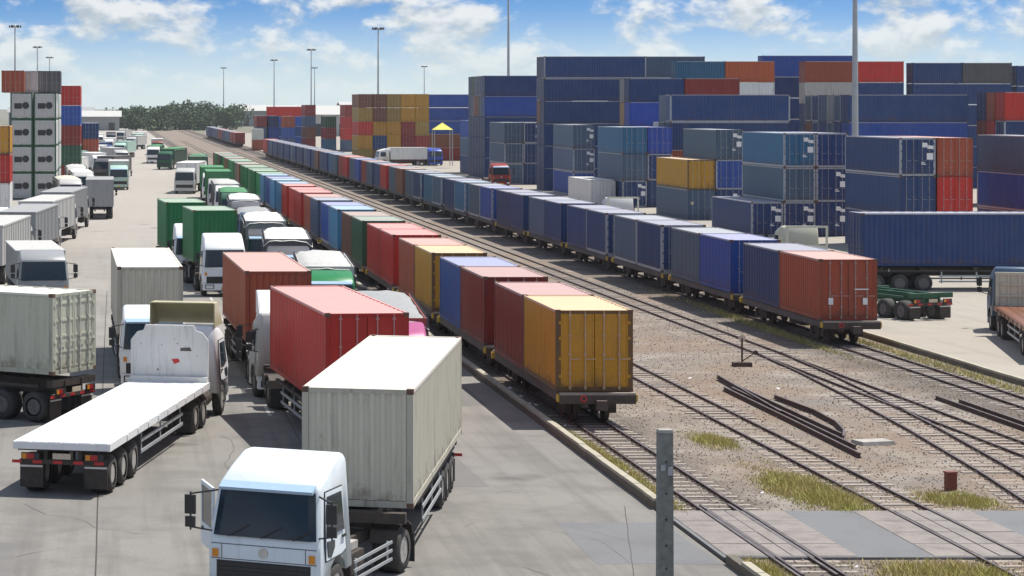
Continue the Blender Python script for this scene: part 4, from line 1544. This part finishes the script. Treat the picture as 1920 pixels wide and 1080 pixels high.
# white container truck facing the camera behind the flatbed
truck('white cab with blue windscreen facing the camera, half hidden behind the flatbed headboard', 1.3, 88.2, R(1.2), 'pure_white', TL=12.6, F=4.7, group=G1, detail=1, chassis_c=None)
load_on(1.3, 88.2, R(1.2), 'cream', 'cream container behind the flatbed headboard', front=-.6, z=1.6)

# red brown container with white cab
truck('white high cab facing the camera left of the bright red container', 6.0, 86.4, R(1.5), 'pure_white', TL=12.6, F=4.5, za=2.78, zb=2.9, group=G1, detail=0, deflector=True, stripe='red_mark')
load_on(6.0, 86.4, R(1.5), 'rust', 'rust red container behind the white high cab', front=.4, L=L40 - .6, z=1.5)

# bright red container, tail towards the camera
truck('dark trailer truck under the bright red container, heading away', 6.3, 79.5, R(184.9), 'pale_grey', TL=12.6, F=4.4, group=G1, detail=1, bright_rims=False)
load_on(6.3, 79.5, R(184.9), 'red', 'bright red container with doors towards the camera', L=10.6, front=.7, z=1.42, H=2.75)

# green containers
truck('white high cab in front of the nearer green container', 5.55, 130.6, R(4), 'pure_white', TL=8.4, F=4.6, za=3.12, zb=3.3, group=G1, detail=1, visor=False)
load_on(5.55, 130.6, R(4), 'green', 'nearer green container, above the white high cab', L=L20, front=.2, z=1.5, H=2.9)
truck('white cab facing the camera beside the farther green container', 4.3, 141.5, R(4), 'pure_white', TL=8.4, F=4.6, za=3.1, zb=3.28, group=G1, detail=1)
load_on(4.3, 141.5, R(4), 'green', 'farther green container, left of the nearer one', L=L20, front=.2, z=1.5, H=2.9)

G2 = 'covered trucks queuing beside the left-hand train'
tr_ = dict(kind='tarp', group=G2, name='stake_truck', F=4.6)
truck('stake truck with grey tarpaulin and pink cab beside the yellow container', 9.35, 81.3, R(-4), 'pink', TL=8.4, detail=0, body_c='maroon', tarp_c='grey', load_h=1.95, bumper_c='orange', **tr_)
truck('stake truck with pale tarpaulin and green cab, second in the queue by the train', 9.4, 106, R(-3), 'green', TL=7.6, detail=1, body_c='pale_grey', tarp_c='pale_grey', load_h=2.0, bumper_c='green', **tr_)
truck('stake truck with white tarpaulin, third in the queue by the train', 9.0, 124, R(-3), 'dark_grey', TL=7.4, detail=1, body_c='dark_grey', tarp_c='white', load_h=2.2, **tr_)
truck('stake truck with white tarpaulin, fourth in the queue by the train', 8.9, 141, R(-2), 'dark_grey', TL=7.4, detail=1, body_c='grey', tarp_c='white', load_h=2.3, **tr_)
truck('stake truck with dark grey tarpaulin, fifth in the queue by the train', 9.6, 163, R(-2), 'slate', TL=7.2, detail=2, body_c='dark_grey', tarp_c='grey', load_h=1.7, **tr_)
truck('stake truck with white tarpaulin, sixth in the queue by the train', 9.9, 181, R(-2), 'dark_grey', TL=7.2, detail=2, body_c='grey', tarp_c='white', load_h=2.0, **tr_)
truck('stake truck with green tarpaulin, seventh in the queue by the train', 10.0, 199, R(-2), 'dark_green', TL=7.2, detail=2, body_c='dark_green', tarp_c='green', load_h=1.9, **tr_)
truck('stake truck with pale tarpaulin, eighth in the queue by the train', 10.2, 217, R(-1), 'white', TL=7.2, detail=2, body_c='grey', tarp_c='pale_grey', load_h=2.0, **tr_)
truck('truck with green cargo box, ninth in the queue by the train', 10.4, 238, R(-1), 'pale_grey', kind='box', TL=7.2, detail=2, body_c='green', load_h=2.5, group=G2, name='box_truck')
truck('truck with green cargo box, tenth in the queue by the train', 10.6, 258, R(-1), 'white', kind='box', TL=7.2, detail=2, body_c='green', load_h=2.4, group=G2, name='box_truck')
truck('truck with dark green cargo box, eleventh in the queue by the train', 11.0, 312, R(-2), 'pale_grey', kind='box', TL=7.2, detail=2, body_c='dark_green', load_h=2.4, group=G2, name='box_truck')
truck('truck with green tarpaulin left of the distant brown truck', 7.2, 425, R(-5), 'white', kind='tarp', TL=7, detail=2, body_c='dark_green', tarp_c='green', load_h=2.0, group=G2, name='stake_truck')
truck('pale blue truck with white cargo box standing on the far road', 8.7, 279, R(-8), 'pale_grey', kind='box', TL=8, detail=2, body_c='white', load_h=2.4, group=G2, name='box_truck')
truck('truck with green tarpaulin on the far road', 9.0, 384, R(-14), 'dark_green', kind='tarp', TL=7, detail=2, body_c='dark_green', tarp_c='green', load_h=2.2, group=G2, name='stake_truck')
truck('white box truck farthest up the road beside the train', 9.0, 500, R(0), 'brown', kind='box', TL=7, detail=2, body_c='white', load_h=2.2, group=G2, name='box_truck')
truck('truck with green tarpaulin beside the tail of the left-hand train', 12.0, 345, R(-4), 'dark_green', kind='tarp', TL=7, detail=2, body_c='dark_green', tarp_c='green', load_h=1.9, group=G2, name='stake_truck')

G3 = 'trucks parked along the left side'
truck('parked old truck with grey roof and red grille above the left cream container', -3.95, 121, R(6), 'grey', visor=False, kind='box', TL=6.5, detail=1, body_c='pale_grey', load_h=1.75, bumper_c='red', group=G3, name='stake_truck', hw=1.24, stripe='red_mark')
truck('grey box truck seen from behind at the edge of the road', -1.35, 220, R(180), 'pale_grey', kind='box', TL=7.6, detail=1, body_c='grey', load_h=2.4, group=G3, name='box_truck')
truck('pale truck facing the camera left of the far road', .5, 292, R(0), 'mint', kind='box', TL=7, detail=1, body_c='pale_grey', load_h=2.3, group=G3, name='box_truck')
xs = [(-6.6, 134, 5, 'pale_grey', 'grey box trailer truck, nearest of the slanted row behind the old truck'),
      (-5.3, 151, 5, 'grey', 'darker grey box trailer truck, second of the slanted row'),
      (-4.5, 168, 6, 'pale_grey', 'pale grey box trailer truck, third of the slanted row'),
      (-3.7, 186, 5, 'grey', 'grey box trailer truck, farthest of the slanted row')]
for (x, y, a, bc_, lab) in xs:
    truck(lab, x, y + 10, R(180 - a), 'pale_grey', kind='box', TL=10.5, detail=1, body_c=bc_, load_h=2.25, group=G3, name='box_truck')
xs = [(-9.8, 172, 6, 'navy', 'blue', 'stake truck with a blue tarpaulin at the left edge'),
      (-8.0, 160, 4, 'pale_grey', 'white', 'stake truck with white cover beside the blue covered one'),
      (-4.6, 236, 4, 'pale_grey', 'cream', 'truck with cream cover before the refrigerated containers'),
      (-3.6, 262, 3, 'white', 'white', 'white covered truck right of the refrigerated containers'),
      (-4.6, 284, 2, 'white', 'pale_grey', 'pale covered truck behind the white covered one')]
for (x, y, a, bc_, tc_, lab) in xs:
    truck(lab, x, y, R(a), 'pale_grey', kind='tarp', TL=7.6, detail=1 if y < 200 else 2, body_c=bc_, tarp_c=tc_, load_h=1.8, group=G3, name='stake_truck')
far = [(-.6, 330, 'dark_grey', 'dark truck with pale roof far up the road, nearest of the far group'), (-2.8, 352, 'white', 'white truck left of the far dark one'),
       (0.2, 395, 'pale_grey', 'pale truck in the middle of the far group'), (-3.2, 420, 'white', 'white truck at the left of the far group'),
       (1.8, 470, 'mint', 'mint truck at the end of the far road'), (-1.2, 520, 'white', 'white truck behind the mint one'),
       (4.8, 560, 'pale_grey', 'pale truck standing across the end of the road'), (-5.0, 480, 'grey', 'grey truck at the far left of the road end'),
       (-6.2, 318, 'white', 'white truck beside the left stack of red and blue boxes'), (-5.4, 372, 'mint', 'mint truck before the low far left stack'), (-2.0, 450, 'navy', 'navy truck among the far pale ones'),
       (-4.2, 600, 'white', 'white truck left of the end of the road'), (-1.0, 640, 'dark_grey', 'dark truck at the very end of the road'), (6.0, 600, 'mint', 'mint truck right of the end of the road'),
       (-7.5, 560, 'pale_grey', 'pale truck beyond the low far left stack'),
       (7.0, 640, 'white', 'farthest white truck at the end of the road'), (2.6, 700, 'pale_grey', 'farthest pale truck at the end of the road')]
for (x, y, bc_, lab) in far:
    truck(lab, x, y, R(random.uniform(-20, 20)), bc_, kind='box', TL=6.5, detail=2, body_c=bc_, load_h=2.1, group='trucks at the far end of the road', name='box_truck')

G4 = 'trucks in the right-hand yard'
truck('trailer truck carrying the long blue container across the right edge', 52.2, 130.2, R(90), 'pure_white', TL=12.6, group=G4, detail=1, bright_rims=False)
load_on(52.2, 130.2, R(90), 'navy', 'long blue container on a trailer at the right edge', H=2.895, front=-.6, z=1.42)
truck('empty green trailer chassis truck seen from behind beside the rust red container', 35.3, 119.1, R(200), 'dark_green', TL=9.6, chassis_c='dark_green', group=G4, detail=1, bright_rims=False)
truck('flatbed truck with cream stake headboard at the right edge, heading away', 39.5, 102.6, R(166), 'slate', kind='flat', TL=12, group=G4, detail=1, body_c='brown', head='stake', name='flatbed_truck', tandem=True)
truck('flatbed truck with white hoop frame behind the right-hand train near the rust red container', 40.8, 139, R(178), 'cream', kind='flat', TL=9, body_c='pale_grey', group=G4, detail=1, head='frame', name='flatbed_truck')
truck('flatbed truck with white hoop frame behind the middle of the right-hand train', 39.6, 184, R(178), 'white', kind='flat', TL=9, body_c='white', group=G4, detail=1, head='frame', name='flatbed_truck')
truck('dark red truck cab behind the right-hand train left of the navy stack', 48.0, 302, R(6), 'maroon', kind='none', group=G4, detail=1, name='tractor_unit')
truck('white box truck in front of the yellow and brown block', 49.0, 404, R(-82), 'white', kind='box', TL=4.0, body_c='white', load_h=2.0, group=G4, detail=2, name='box_truck')
truck('blue cab truck right of the white box truck', 54.6, 408, R(0), 'bright_blue', kind='tarp', TL=5, body_c='bright_blue', tarp_c='bright_blue', load_h=1.7, group=G4, detail=2, name='stake_truck')

# yellow canopy in the middle distance
def canopy():
    o = bpy.data.objects.new('yellow_canopy', None); col.objects.link(o); o.location = (55.5, 402, .1)
    tag(o, 'yellow pyramid canopy on posts before the blue topped block', 'canopy')
    b = MB(); p = [(-1.6, -1.6, 6.1), (1.6, -1.6, 6.1), (1.6, 1.6, 6.1), (-1.6, 1.6, 6.1), (0, 0, 7.3)]
    i = b.pts(p)
    for q in ((0, 1, 4), (1, 2, 4), (2, 3, 4), (3, 0, 4), (3, 2, 1, 0)):
        b.face([i + k for k in q])
    link('canopy_cover', b.mesh('canopy_cover', [M['tarp']]), o, color=(.75, .68, .08))
    for x in (-1.5, 1.5):
        for y in (-1.5, 1.5):
            b = MB(); b.box(x - .06, x + .06, y - .06, y + .06, 0, 6.12)
            link('post', b.mesh('post', [M['galv']]), o)


canopy()

# ---------------------------------------------------------------- high masts
def mast_meshes():
    b = MB(); b.lathe([(0, .34), (.3, .34), (12, .26), (24, .17), (30, .13)], 'z', (0, 0, 0), 12)
    TM['mast'] = b.mesh('pole', [M['galv']], True)
    b = MB(); b.lathe([(29.3, .9), (29.45, .95), (29.6, .9)], 'z', (0, 0, 0), 12)
    for k in range(6):
        t = k * math.pi / 3
        b.bar((0, 0, 29.5), (math.cos(t) * 1.3, math.sin(t) * 1.3, 29.5), .08)
    TM['masthead'] = b.mesh('head_frame', [M['galv']])
    b = MB(); b.box(-.32, .32, -.16, .16, -.28, .28, taper=(.06, .03))
    TM['flood'] = b.mesh('floodlight', [M['plastic']])


mast_meshes()


def mast(x, y, label, h=30.0):
    o = bpy.data.objects.new('light_mast', None); col.objects.link(o); o.location = (x, y, .05)
    o.scale = (1, 1, h / 30.0)
    tag(o, label, 'light mast', 'high light masts')
    link('pole', TM['mast'], o)
    link('head_frame', TM['masthead'], o)
    for k in range(6):
        t = k * math.pi / 3
        f = link('floodlight', TM['flood'], o, (math.cos(t) * 1.35, math.sin(t) * 1.35, 29.45), t + math.pi / 2)


for (x, y, lab) in [(65.2, 209, 'light mast rising out of frame above the red stacked containers'), (65.2, 393, 'light mast rising out of frame left of the tall navy block'),
                    (65.5, 590, 'tall light mast above the yellow and brown block'), (67.0, 809, 'light mast left of the one above the yellow block'),
                    (66.5, 990, 'smaller light mast, third from left of the right-hand row'), (54.5, 1187, 'smallest light mast above the distant trees'),
                    (100, 1187, 'faint light mast just right of a taller one'), (150, 1150, 'faint distant light mast above the blue topped block'),
                    (-24.1, 574, 'nearest light mast at the left edge'), (-25.2, 774, 'second light mast from the left edge'), (-25.7, 937, 'third and smallest light mast at the left edge')]:
    mast(x, y, lab)

# ---------------------------------------------------------------- concrete post in the foreground
def post():
    o = bpy.data.objects.new('concrete_post', None); col.objects.link(o); o.location = (9.55, 41.2, 0)
    tag(o, 'weathered square concrete post in the foreground', 'post')
    b = MB()
    b.box(-.135, .135, -.12, .12, 0, 4.46, taper=(.014, .012))
    link('shaft', b.mesh('shaft', [M['postc']]), o)
    b = MB(); b.box(-.128, .128, -.114, .114, 4.45, 4.50, taper=(.012, .012))
    link('cap', b.mesh('cap', [M['concrete']]), o)
    bm_ = MB(); bm_.cyl('y', (0, -.114, 0), .022, .02, 10); me = bm_.mesh('bolt_hole', [M['chassis']])
    for z in (3.95, 3.4, 2.95, 2.5, 2.1):
        link('bolt_hole', me, o, (.0, 0.002 * z - .002, z))
    b = MB(); b.box(.02, .10, -.16, -.108, 3.72, 3.86); b.box(-.10, -.02, -.14, -.108, 3.80, 3.9)
    link('bracket', b.mesh('bracket', [M['galv']]), o)


post()

# trackside things
o = bpy.data.objects.new('trackside_box', None); col.objects.link(o); o.location = (22.05, 62.6, -.02); o.rotation_euler = (0, 0, .2)
tag(o, 'small rust red box standing on the ballast at the right', 'box')
b = MB(); b.box(-.13, .13, -.10, .10, 0, .46); link('housing', b.mesh('housing', [M['body']]), o, color=(.16, .035, .022))
b = MB(); b.box(-.15, .15, -.12, .12, .46, .50); link('lid', b.mesh('lid', [M['body']]), o, color=(.20, .05, .03))

o = bpy.data.objects.new('point_lever', None); col.objects.link(o); o.location = (24.45, 92.5, -.02)
tag(o, 'rusty point lever with round marker beside the third track', 'point lever')
b = MB(); b.box(-.35, .35, -.2, .2, 0, .16); link('base', b.mesh('base', [M['rail']]), o)
b = MB(); b.box(-.03, .03, -.03, .03, .16, 1.1); link('stem', b.mesh('stem', [M['rail']]), o)
b = MB(); b.lathe([(-.02, .14), (.02, .14)], 'y', (0, 0, 1.1), 12); link('marker', b.mesh('marker', [M['cream_mark']]), o)
b = MB(); b.bar((0, 0, .2), (.5, -.1, .55), .04); b.cyl('y', (.5, -.1, .55), .09, .1, 8); link('lever', b.mesh('lever', [M['rail']]), o)

b = MB(); b.box(-.55, .55, -.35, .35, 0, .12, taper=(.03, .03))
o = link('concrete_slab', b.mesh('concrete_slab', [M['concrete']]), None, (22.75, 71.2, -.025), .25)
tag(o, 'pale concrete slab lying by the bent scrap rail', 'slab')

# ---------------------------------------------------------------- far trees
def tree(x, y, h, w, label):
    o = bpy.data.objects.new('tree', None); col.objects.link(o); o.location = (x, y, -.3)
    tag(o, label, 'tree', 'distant trees')
    b = MB(); b.lathe([(0, w * .06), (h * .35, w * .04), (h * .7, w * .015)], 'z', (0, 0, 0), 7)
    for k in range(4):
        t = random.uniform(0, 6.28)
        b.bar((0, 0, h * .3), (math.cos(t) * w * .3, math.sin(t) * w * .3, h * .6), w * .02)
    link('trunk', b.mesh('trunk', [M['bark']]), o)
    b = MB()
    lobes = [(random.gauss(0, .26) * w, random.gauss(0, .26) * w, h * random.uniform(.18, .80), w * random.uniform(.20, .34)) for _ in range(14)]
    for _ in range(1500):
        lx, ly, lz, lr = random.choice(lobes)
        d = Vector((random.gauss(0, 1), random.gauss(0, 1), random.gauss(0, 1))).normalized() * lr * random.uniform(.6, 1.1)
        p = Vector((lx, ly, lz)) + d
        s = random.uniform(.25, .6) * w * .07
        a = Vector((random.gauss(0, 1), random.gauss(0, 1), random.gauss(0, 1))).normalized()
        c_ = a.orthogonal().normalized() * s
        e = a.cross(c_).normalized() * s
        b.quad(p - c_ - e, p + c_ - e, p + c_ + e, p - c_ + e)
    me = bpy.data.meshes.new('crown'); me.from_pydata(b.v, [], b.f); me.materials.append(M['leaf'])
    link('crown', me, o)


tx = [(9, 1010, 9.5, 10), (13, 1060, 10.6, 12), (18, 1000, 9.0, 11), (22, 1090, 11.4, 13), (28, 1030, 10, 11), (33, 1110, 12.2, 13), (38, 1040, 10.2, 12), (44, 1100, 11.6, 13), (50, 1070, 10.4, 12), (27, 1150, 14, 7), (58, 1150, 11.5, 13), (41, 1150, 14.2, 8), (3, 1120, 9.4, 12)]
for i, t in enumerate(tx):
    order = sorted(tx, key=lambda q: q[0] / q[1]).index(t)
    tree(*t, f"distant green tree, {ordinal(order + 1)} from left in the belt beyond the yard")

# ---------------------------------------------------------------- far sheds
def shed(x0, x1, y, d, h, label, wall_c, roof_c, nd):
    o = bpy.data.objects.new('warehouse', None); col.objects.link(o); o.location = (x0, y, -.3)
    tag(o, label, 'warehouse', 'distant warehouses')
    w = x1 - x0
    b = MB(); b.box(0, w, 0, d, 0, h)
    link('wall', b.mesh('wall', [M['tarp']]), o, color=C[wall_c])
    b = MB()
    b.prism([(-1.2, h), (d / 2, h + d * .10), (d + 1.2, h), (d + 1.2, h + .25), (d / 2, h + d * .10 + .3), (-1.2, h + .25)], [(lambda yy, z: (-1, yy, z)), (lambda yy, z: (w + 1, yy, z))])
    link('roof', b.mesh('roof', [M['tarp']]), o, color=C[roof_c])
    for k in range(nd):
        b = MB(); xa = w * (k + .3) / nd; b.box(xa, xa + w / nd * .4, -.08, .02, 0, h * .62)
        link('door', b.mesh('door', [M['plastic']]), o)


shed(64, 118, 800, 30, 7.5, 'long pale roofed warehouse beyond the red and green distant stacks', 'pale_grey', 'pale_grey', 6)
shed(66, 100, 1250, 30, 8, 'grey warehouse beyond the blue distant block', 'grey', 'pale_grey', 5)
shed(-58, -12, 1300, 30, 7, 'low bluish warehouse left of the distant trees', 'slate', 'grey', 6)
shed(-24, 2, 1000, 24, 6, 'low grey shed at the end of the far road', 'grey', 'pale_grey', 4)
shed(130, 260, 1350, 40, 9, 'distant warehouse behind the yellow and brown block', 'slate', 'pale_grey', 8)

# ---------------------------------------------------------------- haze
def haze():
    b = MB(); b.box(-700, 900, -20, 2600, -1.4, 60)
    m = bpy.data.materials.new('humid_air'); m.use_nodes = True
    n, l = m.node_tree.nodes, m.node_tree.links
    n.clear()
    out = n.new("ShaderNodeOutputMaterial")
    v = n.new("ShaderNodeVolumePrincipled")
    v.inputs["Color"].default_value = (0.86, 0.92, 0.97, 1)
    v.inputs["Density"].default_value = 0.00009
    v.inputs["Anisotropy"].default_value = 0.2
    l.new(v.outputs[0], out.inputs["Volume"])
    o = link('haze', b.mesh('haze', [m]))
    o["kind"] = "stuff"; o["label"] = "thin humid haze over the whole yard"


import os
if not os.environ.get("NOHAZE"):
    haze()
print("containers", N_CONT[0], "objects", len(bpy.data.objects))
